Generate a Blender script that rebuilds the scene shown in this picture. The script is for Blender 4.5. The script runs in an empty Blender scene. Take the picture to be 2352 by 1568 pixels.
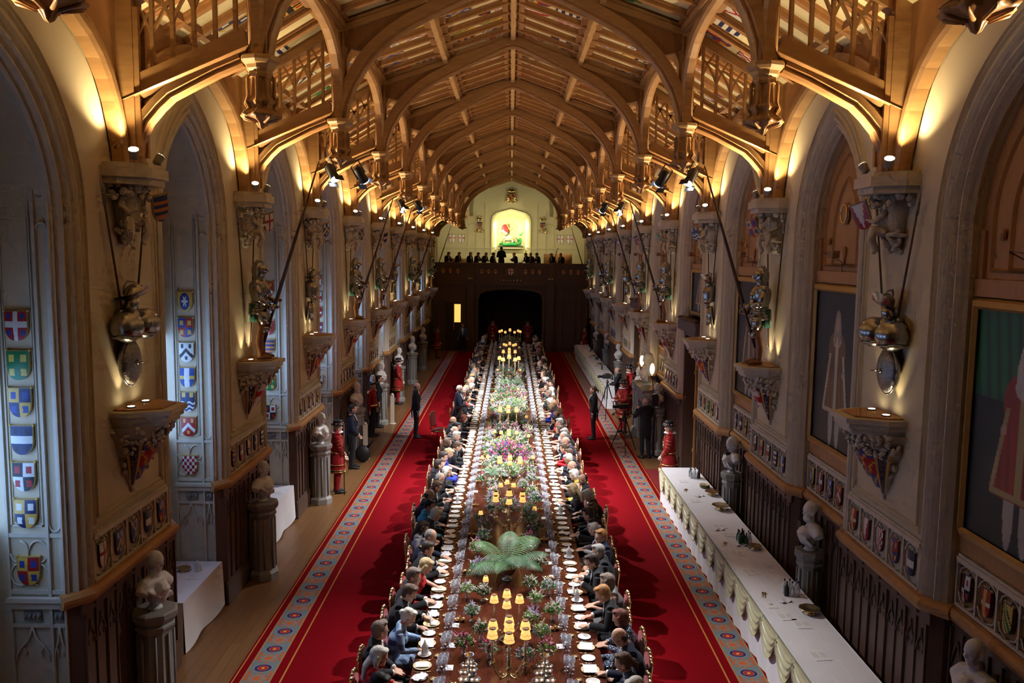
import bpy, bmesh, math, random
from mathutils import Vector, Matrix, Quaternion, noise
S=bpy.context.scene; COL=S.collection; PI=math.pi
R=random.Random(7)
sin,cos,pi=math.sin,math.cos,math.pi
# ---------------------------------------------------------------- materials
class X:
    """tiny maths-expression wrapper around shader nodes"""
    def __init__(s,nt,o): s.nt=nt; s.o=o
    def _b(s,op,*a):
        n=s.nt.nodes.new('ShaderNodeMath'); n.operation=op
        for i,v in enumerate((s,)+a):
            if isinstance(v,X): s.nt.links.new(v.o,n.inputs[i])
            else: n.inputs[i].default_value=v
        return X(s.nt,n.outputs[0])
    def __add__(s,b): return s._b('ADD',b)
    def __sub__(s,b): return s._b('SUBTRACT',b)
    def __mul__(s,b): return s._b('MULTIPLY',b)
    def __truediv__(s,b): return s._b('DIVIDE',b)
    def gt(s,b): return s._b('GREATER_THAN',b)
    def lt(s,b): return s._b('LESS_THAN',b)
    def abs(s): return s._b('ABSOLUTE')
    def frac(s): return s._b('FRACT')
    def sin(s): return s._b('SINE')
    def sqrt(s): return s._b('SQRT')
    def floor(s): return s._b('FLOOR')
def newmat(name):
    m=bpy.data.materials.new(name); m.use_nodes=True; nt=m.node_tree
    return m,nt,nt.nodes['Principled BSDF']
def mixc(nt,f,a,b):
    n=nt.nodes.new('ShaderNodeMix'); n.data_type='RGBA'
    for k,v in ((0,f),(6,a),(7,b)):
        if isinstance(v,X): nt.links.new(v.o,n.inputs[k])
        elif hasattr(v,'links'): nt.links.new(v,n.inputs[k])
        elif k==0: n.inputs[0].default_value=v
        else: n.inputs[k].default_value=(*v,1)
    return n.outputs[2]
def objco(nt):
    t=nt.nodes.new('ShaderNodeTexCoord'); s=nt.nodes.new('ShaderNodeSeparateXYZ'); nt.links.new(t.outputs['Object'],s.inputs[0])
    return t.outputs['Object'],X(nt,s.outputs[0]),X(nt,s.outputs[1]),X(nt,s.outputs[2])
def nz(nt,scale=5,detail=3,vec=None,stretch=None):
    n=nt.nodes.new('ShaderNodeTexNoise'); n.inputs['Scale'].default_value=scale; n.inputs['Detail'].default_value=detail
    if vec is None: vec=objco(nt)[0]
    if stretch:
        mp=nt.nodes.new('ShaderNodeMapping'); mp.inputs['Scale'].default_value=stretch; nt.links.new(vec,mp.inputs[0]); vec=mp.outputs[0]
    nt.links.new(vec,n.inputs['Vector']); return X(nt,n.outputs['Fac'])
def bump(nt,b,h,st=.3,d=.01):
    n=nt.nodes.new('ShaderNodeBump'); n.inputs['Strength'].default_value=st; n.inputs['Distance'].default_value=d
    nt.links.new(h.o,n.inputs['Height']); nt.links.new(n.outputs[0],b.inputs['Normal'])
def mat(name,c,rough=.6,metal=0,c2=None,scale=6,stretch=None,bs=0,spec=.5,emit=None,es=0,sheen=0):
    m,nt,b=newmat(name); b.inputs['Roughness'].default_value=rough; b.inputs['Metallic'].default_value=metal
    b.inputs['Specular IOR Level'].default_value=spec
    if sheen: b.inputs['Sheen Weight'].default_value=sheen
    h=nz(nt,scale,4,stretch=stretch)
    c2=c2 or tuple(v*.82 for v in c)
    nt.links.new(mixc(nt,h,c2,tuple(min(1,v*1.12) for v in c)),b.inputs['Base Color'])
    if bs: bump(nt,b,h,bs)
    if emit: b.inputs['Emission Color'].default_value=(*emit,1); b.inputs['Emission Strength'].default_value=es
    m.diffuse_color=(*c,1); return m
def emat(name,c,s):
    m,nt,b=newmat(name); m.cycles.emission_sampling='NONE'; b.inputs['Base Color'].default_value=(*c,1); b.inputs['Emission Color'].default_value=(*c,1); b.inputs['Emission Strength'].default_value=s; return m
def attrmat(name,rough=.45,spec=.5,metal=0):
    m,nt,b=newmat(name); a=nt.nodes.new('ShaderNodeAttribute'); a.attribute_name='Col'
    h=nz(nt,30,2); nt.links.new(mixc(nt,h*.22,a.outputs['Color'],(.05,.04,.03)),b.inputs['Base Color'])
    b.inputs['Roughness'].default_value=rough; b.inputs['Specular IOR Level'].default_value=spec; b.inputs['Metallic'].default_value=metal; return m
def objmat(name,rough=.8,k=.25,scale=20,sheen=0,bs=0,stretch=None,spec=.35):
    """colour comes from the object's own colour"""
    m,nt,b=newmat(name); a=nt.nodes.new('ShaderNodeObjectInfo'); h=nz(nt,scale,3,stretch=stretch)
    mx=nt.nodes.new('ShaderNodeVectorMath'); mx.operation='SCALE'; nt.links.new(a.outputs['Color'],mx.inputs[0]); nt.links.new((h*k+(1-k/2)).o,mx.inputs['Scale'])
    nt.links.new(mx.outputs[0],b.inputs['Base Color']); b.inputs['Roughness'].default_value=rough
    b.inputs['Sheen Weight'].default_value=sheen; b.inputs['Specular IOR Level'].default_value=spec
    if bs: bump(nt,b,h,bs)
    return m
M={}
M['oak']=mat('oak',(.52,.29,.115),.42,c2=(.33,.165,.06),scale=3,stretch=(1,1,6),bs=.15)
M['oak2']=mat('oak_board',(.36,.17,.055),.6,c2=(.24,.11,.034),scale=4,stretch=(6,1,1),bs=.15)
M['oaklight']=mat('oak_pale',(.58,.36,.15),.45,c2=(.44,.25,.10),scale=3,stretch=(5,1,5),bs=.1)
M['panel']=mat('oak_panel',(.50,.25,.085),.5,c2=(.40,.19,.06),scale=3,stretch=(5,5,1))
M['wains']=mat('dark_oak_wainscot',(.125,.072,.050),.5,c2=(.08,.044,.030),scale=4,stretch=(6,6,1),bs=.1)
M['cream']=mat('cream_board',(.72,.62,.36),.6)
M['wall']=mat('limestone_wall',(.66,.55,.37),.85,c2=(.58,.48,.31),scale=1.5,bs=.12)
M['stone']=mat('limestone_carved',(.66,.58,.45),.8,c2=(.56,.48,.36),scale=9,bs=.3)
M['gwall']=mat('end_wall_plaster',(.70,.64,.40),.85,c2=(.64,.58,.35),scale=1.5)
M['marble']=mat('white_marble',(.78,.76,.72),.4,c2=(.66,.64,.6),scale=5)
M['ped']=mat('grey_stone',(.30,.285,.26),.6,c2=(.22,.21,.19),scale=8,bs=.2)
M['swag']=mat('pale_gold_satin',(.60,.56,.33),.35,c2=(.52,.49,.28),scale=3,sheen=.3)
M['linen']=mat('white_linen',(.82,.81,.84),.85,c2=(.76,.75,.78),scale=2)
M['paper']=mat('white_paper',(.86,.85,.84),.7,c2=(.80,.79,.78),scale=40)
M['china']=mat('white_china',(.86,.84,.80),.15)
M['creamchina']=mat('cream_china',(.74,.62,.36),.2)
M['mahog']=mat('mahogany',(.085,.019,.009),.15,c2=(.045,.010,.005),scale=3,stretch=(8,1,1))
M['silver']=mat('silver',(.80,.78,.72),.16,1,c2=(.7,.66,.6))
M['gold']=mat('gilt',(.92,.70,.36),.22,1,c2=(.78,.55,.24))
M['steel']=mat('armour_steel',(.42,.41,.38),.24,1,c2=(.25,.24,.22),scale=8)
M['wroughtsteel']=mat('embossed_steel',(.34,.32,.30),.3,1,c2=(.12,.11,.10),scale=40,bs=1.0)
M['black']=mat('black_paint',(.012,.012,.014),.5)
M['leather']=mat('brown_leather',(.30,.13,.045),.45,c2=(.2,.08,.03))
M['green']=mat('green_velvet',(.01,.14,.08),.8,sheen=.5)
M['redvel']=mat('red_velvet',(.42,.01,.02),.85,sheen=.5)
M['leaf']=objmat('leaf',.5,.5,30)
M['petal']=objmat('petal',.6,.4,40)
M['skin']=None
M['cloth']=objmat('cloth',.85,.22,25,sheen=.08)
M['silk']=objmat('silk',.5,.3,12)
M['hair']=objmat('hair',.55,.7,60,stretch=(1,1,.15),bs=.5)
M['skin']=objmat('skin',.5,.12,14)
M['paint']=attrmat('heraldic_paint',.35)
M['canvas']=attrmat('oil_canvas',.45)
M['shade']=emat('lit_lamp_shade',(1.0,.52,.15),1.25)
M['bulb']=emat('candle_lamp_flame',(1,.72,.35),14)
M['whitebulb']=emat('spotlight_lens',(.85,.92,1),45)
M['warmlens']=emat('uplight_lens',(1,.86,.55),22)
M['candle']=mat('wax',(.80,.62,.38),.5)
M['spear']=mat('dark_shaft',(.07,.032,.02),.4)
M['glow']=emat('lit_room_glow',(1,.55,.12),1.3)
M['jar']=mat('green_bottle_glass',(.01,.09,.03),.08)
def _glass():
    m,nt,b=newmat('cut_crystal'); nt.nodes.remove(b); o=nt.nodes['Material Output']
    t=nt.nodes.new('ShaderNodeBsdfTransparent'); g=nt.nodes.new('ShaderNodeBsdfGlossy'); d=nt.nodes.new('ShaderNodeBsdfDiffuse')
    t.inputs[0].default_value=(.93,.93,.95,1); g.inputs['Roughness'].default_value=.06; d.inputs[0].default_value=(.95,.95,1,1)  # white diffuse mixed into the glass as painted sparkle, strongest at its edges
    lw=nt.nodes.new('ShaderNodeLayerWeight'); lw.inputs[0].default_value=.55
    a=nt.nodes.new('ShaderNodeMixShader'); c=nt.nodes.new('ShaderNodeMixShader'); a.inputs[0].default_value=.65
    nt.links.new(g.outputs[0],a.inputs[1]); nt.links.new(d.outputs[0],a.inputs[2])
    f=X(nt,lw.outputs['Facing'])*.75+.28
    nt.links.new(f.o,c.inputs[0]); nt.links.new(t.outputs[0],c.inputs[1]); nt.links.new(a.outputs[0],c.inputs[2]); nt.links.new(c.outputs[0],o.inputs[0]); return m
M['glass']=_glass()
def _sequin():
    m,nt,b=newmat('silver_sequins'); v=nt.nodes.new('ShaderNodeTexVoronoi'); v.inputs['Scale'].default_value=70
    nt.links.new(objco(nt)[0],v.inputs['Vector']); nt.links.new(mixc(nt,X(nt,v.outputs['Distance']).gt(.45),(.7,.78,.9),(.02,.03,.08)),b.inputs['Base Color'])
    b.inputs['Metallic'].default_value=.8; b.inputs['Roughness'].default_value=.25; bump(nt,b,X(nt,v.outputs['Distance']),1); return m
M['sequin']=_sequin()
def _printed():
    m,nt,b=newmat('printed_card'); co,x,y,z=objco(nt)
    l=(x*75).frac().gt(.55)*(y.abs().lt(.095))*(x.abs().lt(.07))*((y.abs()-.055).abs().lt(.04))*(nz(nt,90,0).gt(.42))
    nt.links.new(mixc(nt,l,(.86,.85,.84),(.5,.5,.52)),b.inputs['Base Color']); b.inputs['Roughness'].default_value=.7; return m
M['card']=_printed()
def _check():
    m,nt,b=newmat('blue_check'); co,x,y,z=objco(nt)
    a=(z*7).frac().gt(.5); c=((x+y)*6).frac().gt(.55)
    k=mixc(nt,a,(.03,.05,.13),(.16,.27,.45)); nt.links.new(mixc(nt,c*.6,k,(.35,.5,.7)),b.inputs['Base Color']); b.inputs['Roughness'].default_value=.5; return m
M['check']=_check()
def _carpet():
    m,nt,b=newmat('red_carpet'); co,x,y,z=objco(nt); ax=x.abs(); f=nz(nt,60,2)
    red=mixc(nt,f,(.15,.0018,.0045),(.25,.003,.008)); d=(ax-3.455)
    v=(y/.575).frac()-.5
    blue=(.16,.22,.235); gold=(.50,.22,.05)
    r=((d*d)+(v*.575)*(v*.575)*1.35).sqrt()
    u=d*1.0
    # scrolls between the medallions
    w=(v.abs()-.5)*.575
    th=w._b('ARCTAN2',u)*4; pk=(th._b('COSINE')).abs(); r2=(u*u+w*w*1.15).sqrt()
    c=mixc(nt,r2.lt(pk*.125+.045),blue,(.50,.13,.04)); c=mixc(nt,r2.lt(pk*.105+.018)*r2.gt(.05),c,(.20,.26,.25)); c=mixc(nt,r2.lt(pk*.07+.006)*r2.gt(.03),c,(.50,.13,.04))
    c=mixc(nt,((d.abs()-.155).abs().lt(.02))*((y*11).sin().gt(.1)),c,(.46,.12,.04))
    c=mixc(nt,r.lt(.128),c,(.62,.34,.16))
    c=mixc(nt,r.lt(.122),c,(.035,.035,.15))
    c=mixc(nt,r.lt(.078),c,(.52,.22,.08))
    c=mixc(nt,r.lt(.070),c,(.42,.03,.02))
    c=mixc(nt,r.lt(.026),c,(.70,.40,.12))
    band=d.abs().lt(.2)
    c=mixc(nt,band,red,c)
    g=(d.abs()-.2).abs().lt(.008)
    g2=(ax-3.11).abs().lt(.012); g3=(ax-3.765).abs().lt(.01)
    c=mixc(nt,(g+g2+g3).gt(.5),c,gold)
    nt.links.new(c,b.inputs['Base Color']); b.inputs['Roughness'].default_value=.95; b.inputs['Specular IOR Level'].default_value=.05
    bump(nt,b,f,.35); return m
M['carpet']=_carpet()
def _floor():
    m,nt,b=newmat('oak_floorboards'); co=objco(nt)[0]
    t=nt.nodes.new('ShaderNodeTexBrick'); mp=nt.nodes.new('ShaderNodeMapping'); mp.inputs['Rotation'].default_value=(0,0,pi/2); nt.links.new(co,mp.inputs[0]); nt.links.new(mp.outputs[0],t.inputs['Vector'])
    t.inputs['Color1'].default_value=(.27,.135,.05,1); t.inputs['Color2'].default_value=(.22,.105,.038,1); t.inputs['Mortar'].default_value=(.06,.03,.012,1)
    t.inputs['Scale'].default_value=1; t.inputs['Mortar Size'].default_value=.003; t.inputs['Brick Width'].default_value=1.6; t.inputs['Row Height'].default_value=.16
    h=nz(nt,4,4,stretch=(8,1,1)); nt.links.new(mixc(nt,h*.5,t.outputs['Color'],(.16,.075,.03)),b.inputs['Base Color']); b.inputs['Roughness'].default_value=.38; return m
M['floor']=_floor()
# ---------------------------------------------------------------- mesh builder
def V(*a): return Vector(a)
class MB:
    def __init__(s): s.v=[]; s.f=[]; s.m=[]; s.s=[]; s.c=[]; s.M=None; s.col=None
    def add(s,vs,fs,m=0,sm=False,col=None):
        b=len(s.v)
        if s.M is not None: vs=[s.M@Vector(p) for p in vs]
        s.v+= [tuple(p) for p in vs]; s.f+=[tuple(i+b for i in f) for f in fs]; s.m+=[m]*len(fs); s.s+=[sm]*len(fs)
        s.c+=[col or s.col or (1,1,1)]*len(fs)
    def box(s,x0,x1,y0,y1,z0,z1,m=0,col=None):
        s.add([(x,y,z) for x in (x0,x1) for y in (y0,y1) for z in (z0,z1)],[(0,1,3,2),(4,6,7,5),(0,4,5,1),(2,3,7,6),(0,2,6,4),(1,5,7,3)],m,False,col)
    def prism(s,poly,h0,h1,f=None,m=0,col=None,sm=False):
        """extrude a 2-D outline; f maps (a,b,h) to xyz"""
        f=f or (lambda a,b,h:(a,b,h)); n=len(poly)
        s.add([f(a,b,h0) for a,b in poly]+[f(a,b,h1) for a,b in poly],[tuple(range(n-1,-1,-1)),tuple(range(n,2*n))],m,False,col)
        s.add([f(a,b,h0) for a,b in poly]+[f(a,b,h1) for a,b in poly],[(i,(i+1)%n,n+(i+1)%n,n+i) for i in range(n)],m,sm,col)
    def lathe(s,prof,c=(0,0,0),n=16,m=0,sm=True,flute=0,nf=8,sx=1,sy=1,col=None):
        vs=[];k=len(prof)
        for r,z in prof:
            for i in range(n):
                a=2*pi*i/n; rr=r*(1+flute*cos(nf*a)); vs.append((c[0]+rr*cos(a)*sx,c[1]+rr*sin(a)*sy,c[2]+z))
        fs=[(j*n+i,j*n+(i+1)%n,(j+1)*n+(i+1)%n,(j+1)*n+i) for j in range(k-1) for i in range(n)]
        if prof[0][0]>1e-4: fs.append(tuple(range(n-1,-1,-1)))
        if prof[-1][0]>1e-4: fs.append(tuple((k-1)*n+i for i in range(n)))
        s.add(vs,fs,m,sm,col)
    def ell(s,c,r,n=12,k=8,m=0,rot=None,col=None):
        vs=[];
        for j in range(k+1):
            t=pi*j/k
            for i in range(n):
                a=2*pi*i/n; p=Vector((r[0]*sin(t)*cos(a),r[1]*sin(t)*sin(a),-r[2]*cos(t)))
                if rot: p=rot@p
                vs.append(Vector(c)+p)
        s.add(vs,[(j*n+i,j*n+(i+1)%n,(j+1)*n+(i+1)%n,(j+1)*n+i) for j in range(k) for i in range(n)],m,True,col)
    def tube(s,pts,rad,n=8,m=0,cap=True,sm=True,flat=1,up=None,col=None):
        pts=[Vector(p) for p in pts]; k=len(pts)
        if not hasattr(rad,'__len__'): rad=[rad]*k
        t0=(pts[1]-pts[0]).normalized(); u=Vector(up) if up else (V(0,0,1) if abs(t0.z)<.9 else V(0,1,0))
        u=(u-t0*u.dot(t0)).normalized(); vs=[]
        for i,p in enumerate(pts):
            t=(pts[min(i+1,k-1)]-pts[max(i-1,0)]).normalized(); u=u-t*u.dot(t)
            u=u.normalized() if u.length>1e-6 else t.orthogonal().normalized()
            w=t.cross(u); r=rad[i]; ra,rb=(r if hasattr(r,'__len__') else (r,r*flat))
            for j in range(n):
                a=2*pi*j/n; vs.append(p+w*(ra*cos(a))+u*(rb*sin(a)))
        fs=[(i*n+j,i*n+(j+1)%n,(i+1)*n+(j+1)%n,(i+1)*n+j) for i in range(k-1) for j in range(n)]
        if cap: fs+=[tuple(range(n-1,-1,-1)),tuple((k-1)*n+j for j in range(n))]
        s.add(vs,fs,m,sm,col)
    def sweep(s,path,prof,f,m=0,sm=False,cap=True,closed=True,col=None):
        """planar sweep: path [(p,q)], profile [(normal offset, width)], f(p,q,w)->xyz"""
        n=len(path); k=len(prof); vs=[]
        for i in range(n):
            a=Vector(path[max(i-1,0)]); b=Vector(path[i]); c=Vector(path[min(i+1,n-1)])
            t1=(b-a).normalized() if i else (c-b).normalized(); t2=(c-b).normalized() if i<n-1 else t1
            t=(t1+t2).normalized(); nn=Vector((-t.y,t.x)); sc=1/max(.5,t.dot(t1))
            for (o,w) in prof: q=b+nn*o*sc; vs.append(f(q.x,q.y,w))
        kk=k if closed else k-1
        fs=[(i*k+j,i*k+(j+1)%k,(i+1)*k+(j+1)%k,(i+1)*k+j) for i in range(n-1) for j in range(kk)]
        if cap and closed: fs+=[tuple(range(k-1,-1,-1)),tuple((n-1)*k+j for j in range(k))]
        s.add(vs,fs,m,sm,col)
    def grid(s,nu,nv,f,m=0,sm=True,colf=None,wrap=False):
        vs=[f(i/nu,j/nv) for j in range(nv+1) for i in range(nu+1)]; w=nu+1; b=len(s.v)
        s.add(vs,[(j*w+i,j*w+i+1,(j+1)*w+i+1,(j+1)*w+i) for j in range(nv) for i in range(nu)],m,sm)
        if colf:
            for q,(j,i) in enumerate((j,i) for j in range(nv) for i in range(nu)): s.c[len(s.c)-nu*nv+q]=colf((i+.5)/nu,(j+.5)/nv)
    def mesh(s,name,mats,cols=False,merge=0):
        me=bpy.data.meshes.new(name); me.from_pydata(s.v,[],s.f)
        for m in (mats if isinstance(mats,(list,tuple)) else [mats]): me.materials.append(M[m] if isinstance(m,str) else m)
        me.polygons.foreach_set('material_index',s.m); me.polygons.foreach_set('use_smooth',s.s)
        if cols:
            a=me.color_attributes.new('Col','FLOAT_COLOR','CORNER'); d=[]
            for p,c in zip(me.polygons,s.c): d+=[c[0],c[1],c[2],1]*p.loop_total
            a.data.foreach_set('color',d)
        bm=bmesh.new(); bm.from_mesh(me)
        if merge: bmesh.ops.remove_doubles(bm,verts=bm.verts,dist=merge)
        bmesh.ops.recalc_face_normals(bm,faces=bm.faces); bm.to_mesh(me); bm.free(); me.update(); return me
    def build(s,name,mats,parent=None,**k): return put(name,s.mesh(name,mats,**k),parent)
def put(name,me,parent=None,loc=None,rz=None,color=None,sc=None):
    o=bpy.data.objects.new(name,me); COL.objects.link(o)
    if parent is not None: o.parent=parent
    if loc is not None: o.location=loc
    if rz is not None: o.rotation_euler=(0,0,rz)
    if color: o.color=(*color[:3],1)
    if sc is not None: o.scale=(sc,sc,sc) if not hasattr(sc,'__len__') else sc
    return o
def tag(o,label=None,cat=None,group=None,kind=None):
    if label: o['label']=label
    if cat: o['category']=cat
    if group: o['group']=group
    if kind: o['kind']=kind
    return o
def empty(name,loc=(0,0,0),rz=0,label=None,cat=None,group=None,kind=None,sc=None):
    o=put(name,None,None,loc,rz,None,sc); o.empty_display_size=.1; return tag(o,label,cat,group,kind)
def dup(o,loc=None,rz=None,label=None,group=None,parent=None,sc=None):
    c=o.copy(); COL.objects.link(c); c.parent=parent
    for ch in o.children: dup(ch,parent=c)
    if loc is not None: c.location=loc
    if rz is not None: c.rotation_euler=(0,0,rz)
    if sc is not None: c.scale=(sc,sc,sc) if not hasattr(sc,'__len__') else sc
    if label: c['label']=label
    if group: c['group']=group
    return c
def remesh(mb,vox=.009,smooth=3,fac=.5):
    """join overlapping closed shapes of a builder into one continuous surface"""
    me=bpy.data.meshes.new('t'); me.from_pydata(mb.v,[],mb.f); o=bpy.data.objects.new('t',me); COL.objects.link(o)
    r=o.modifiers.new('r','REMESH'); r.mode='VOXEL'; r.voxel_size=vox; r.use_smooth_shade=True
    if smooth: q=o.modifiers.new('s','SMOOTH'); q.iterations=smooth; q.factor=fac
    dg=bpy.context.evaluated_depsgraph_get(); e=o.evaluated_get(dg); n=bpy.data.meshes.new_from_object(e,depsgraph=dg)
    bpy.data.objects.remove(o); bpy.data.meshes.remove(me)
    n.materials.clear(); n.polygons.foreach_set('use_smooth',[True]*len(n.polygons)); return n
def remat(me,*mats):
    me.materials.clear()
    for m in mats: me.materials.append(M[m])
    return me
ORD=['nearest','second','third','fourth','fifth','sixth','seventh','eighth','ninth','tenth','eleventh','twelfth','thirteenth','fourteenth','fifteenth']
def nth(i): return ORD[i] if i<len(ORD) else num(i+1)
def num(n):
    t=['','','twenty','thirty','forty','fifty','sixty','seventy']; o=['','first','second','third','fourth','fifth','sixth','seventh','eighth','ninth']
    if n<=15: return ['','first']+ORD[1:]and (['','first']+ORD[1:])[n]
    if n<20: return {16:'sixteenth',17:'seventeenth',18:'eighteenth',19:'nineteenth'}[n]
    return t[n//10][:-1]+'ieth' if n%10==0 else t[n//10]+'-'+o[n%10]
# ---------------------------------------------------------------- camera
Y0,B,XW=10.05,4.55,4.7
def YK(k): return Y0+B*k
f_,H_,roll,vx,vy,cx_,cy_=1900.0,5.9,.0117,1171.,584.,1176.,784.
pit=math.atan((cy_-vy)/f_); yaw=math.atan((cx_-vx)/f_)
F_=V(sin(yaw)*cos(pit),cos(yaw)*cos(pit),-sin(pit)); R0=V(cos(yaw),-sin(yaw),0); U0=R0.cross(F_)
RR=R0*cos(roll)+U0*sin(roll); UU=U0*cos(roll)-R0*sin(roll)
cd=bpy.data.cameras.new('camera'); cam=bpy.data.objects.new('camera',cd); COL.objects.link(cam)
mm=Matrix((RR,UU,-F_)).transposed().to_4x4(); mm.translation=V(0,0,H_); cam.matrix_world=mm
cd.sensor_width=36; cd.lens=f_/2352*36; cd.clip_start=.05; cd.clip_end=200; S.camera=cam
# ================================================================ SETTING
YF=50.3   # gallery front
def arc(w,z0,h,n=14,e=0):
    """right half of a two-centred pointed arch, springing to apex, offset e outwards"""
    r=(w*w+h*h)/(2*w); c=w-r; a1=math.asin(min(1,h/r)); rr=r+e; a2=math.acos(max(-1,-c/rr))
    return [(c+rr*cos(a2*i/n),z0+rr*sin(a2*i/n)) for i in range(n+1)]
WO,ZS,HA=.975,6.2,1.55
ARC=arc(WO,ZS,HA); ARC2=arc(WO,ZS,HA,e=.28)
JU=B/2-WO     # half width of a pier at the reveal
def gmap(s,yc): return lambda y,z,d:(s*(XW+d),yc+y,z)
# floor and carpet
b=MB(); b.box(-6.2,6.2,-2,58,-.1,0); tag(b.build('floor','floor'),kind='structure')
b=MB(); b.box(-3.8,3.8,-2,YF-.25,.0005,.014); tag(b.build('carpet','carpet'),'long red carpet with blue patterned side borders under the banquet table','carpet')
b=MB(); b.box(3.805,4.62,20.2,22.5,.0005,.012)
tag(b.build('door_mat',mat('plain_red_carpet',(.22,.006,.01),.95,c2=(.16,.004,.008),scale=60)),'plain red mat leading to the gilt-edged doorway in the right wall','mat')
def pier_mesh(s,kind):
    """upper masonry of a pier plus half the bay at each side, in local y"""
    b=MB(); g=gmap(s,0); top=9.7; dep=.95 if s<0 else .28
    for t in (-1,1):
        for A,d0,d1,e in ((ARC2,0,.15,.28),(ARC,.15,dep,0)):
            pts=[(0,2.05),(B/2-WO-e,2.05)]+[(B/2-x,z) for x,z in A]+[(B/2,top),(0,top)]
            b.prism([(t*p,q) for p,q in pts],d0,d1,g)
    # sunk frame round the pier face
    for e,w in ((.0,.035),(.07,.02)):
        A=arc(WO,ZS,HA,e=.365+e); up_=[(-B/2+x,z) for x,z in A[::-1]]
        b.sweep(up_+[(-.93+e,2.78+e),(.93-e,2.78+e)]+[(-x,z) for x,z in up_[::-1]],[(0,-.0),(w*.5,-.03),(w,0)],g,cap=False)
    return b.mesh('pier','wall')
def surround_mesh(s):
    b=MB(); g=gmap(s,0); L=[(-x,z) for x,z in ARC]; Rr=[(x,z) for x,z in ARC]
    path=[(-WO,2.05)]+L[:-1]+[(0,ZS+HA)]+Rr[::-1][1:]+[(WO,2.05)]
    prof=[(.285,.02),(.285,-.015),(.262,-.045),(.235,-.015),(.215,.015),(.195,.02),(.18,-.005),(.15,-.02),(.13,.02),(.115,.06),(.1,.062),(.085,.035),(.06,.03),(.04,.075),(.03,.12),(.015,.125),(0,.10),(-.015,.14),(0,.2),(.1,.2)]
    b.sweep(path,prof,g,sm=False,closed=False)
    # small cusped ties at the springing
    for t in (-1,1):
        for z in (6.18,6.36): b.tube([g(t*(WO+.1),z,.03),g(t*(WO+.16),z+(.06 if z<6.3 else -.06),.0),g(t*(WO+.21),z,.03)],.011,5)
    return b.mesh('arch_moulding','stone')
def jamb_mesh(s):
    """decorated reveal, faces the camera (-y); local origin = reveal plane"""
    b=MB(); f=lambda d,z,h:(s*(XW+d),-h,z)
    def bar(d0,d1,z0,z1,h=.03): b.box(*sorted((s*(XW+d0),s*(XW+d1))),-h,.0,z0,z1)
    for d0,d1,h in ((.17,.195,.035),(.36,.40,.035),(.91,.945,.03)): bar(d0,d1,.3,7.2,h)
    for z in (2.14,2.78): bar(.175,.94,z,z+.045,.026)
    for d0,d1,z in ((.44,.455,2.9),(.86,.875,2.9)): bar(d0,d1,z,6.9,.018)
    bar(.44,.875,2.9,2.915,.018)
    for d0,d1 in ((.475,.483),(.832,.84)): bar(d0,d1,2.94,6.85,.01)
    bar(.475,.84,2.94,2.948,.01)
    def arcp(c,z,r,a0,a1,w=.012,n=10): b.tube([f(c+r*cos(a0+(a1-a0)*i/n),z+r*sin(a0+(a1-a0)*i/n),.012) for i in range(n+1)],w,6,cap=True)
    # quatrefoil panel
    for cx,cz,a in ((.655-.13,2.485+.13,0),(.655+.13,2.485+.13,1),(.655+.13,2.485-.13,2),(.655-.13,2.485-.13,3)):
        a0={0:pi*.0,1:pi*.5,2:pi,3:pi*1.5}[a]; arcp(cx,cz,.125,a0+pi*.06,a0+pi*1.44)
    # narrow panel: cusped foot and cusped tie
    for z,sg in ((2.92,-1),(6.1,1),(6.5,-1)): arcp(.28,z,.075,0 if sg>0 else pi,pi if sg>0 else 2*pi)
    # ogee headed panels under the sill
    bar(.175,.94,1.76,1.80,.029); bar(.175,.94,.3,.42,.029)
    for c,w in ((.655,.24),(.28,.085)):
        for t in (-1,1):
            b.tube([f(c+t*w,1.36,.015),f(c+t*w*.92,1.45,.015),f(c+t*w*.62,1.54,.018),f(c+t*w*.3,1.6,.018),f(c+t*w*.12,1.68,.018),f(c,1.77,.018)],.014,6)
            b.tube([f(c+t*w*.62,1.54,.015),f(c+t*w*.42,1.48,.015),f(c+t*w*.5,1.42,.015)],.009,5)
    # carved fleurons
    for c in (.28,.58,.70): 
        b.box(*sorted((s*(XW+c-.055),s*(XW+c+.055))),-.03,0,1.84,1.94,m=1)
        for q in (-.03,.03): b.ell(f(c+q,1.89,.035),(.024,.018,.03),8,6,m=1)
    b.box(*sorted((s*(XW+.12),s*(XW+.95))),-.05,.0,1.98,2.06)
    b.box(*sorted((s*(XW+.12),s*(XW+.95))),-.08,.0,2.06,2.11)
    b.v=[(s*(XW+.13+((abs(v[0])-XW)-.17)*.8),v[1],v[2]) for v in b.v]
    return b.mesh('reveal_panel',['stone','ped'])
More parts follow.
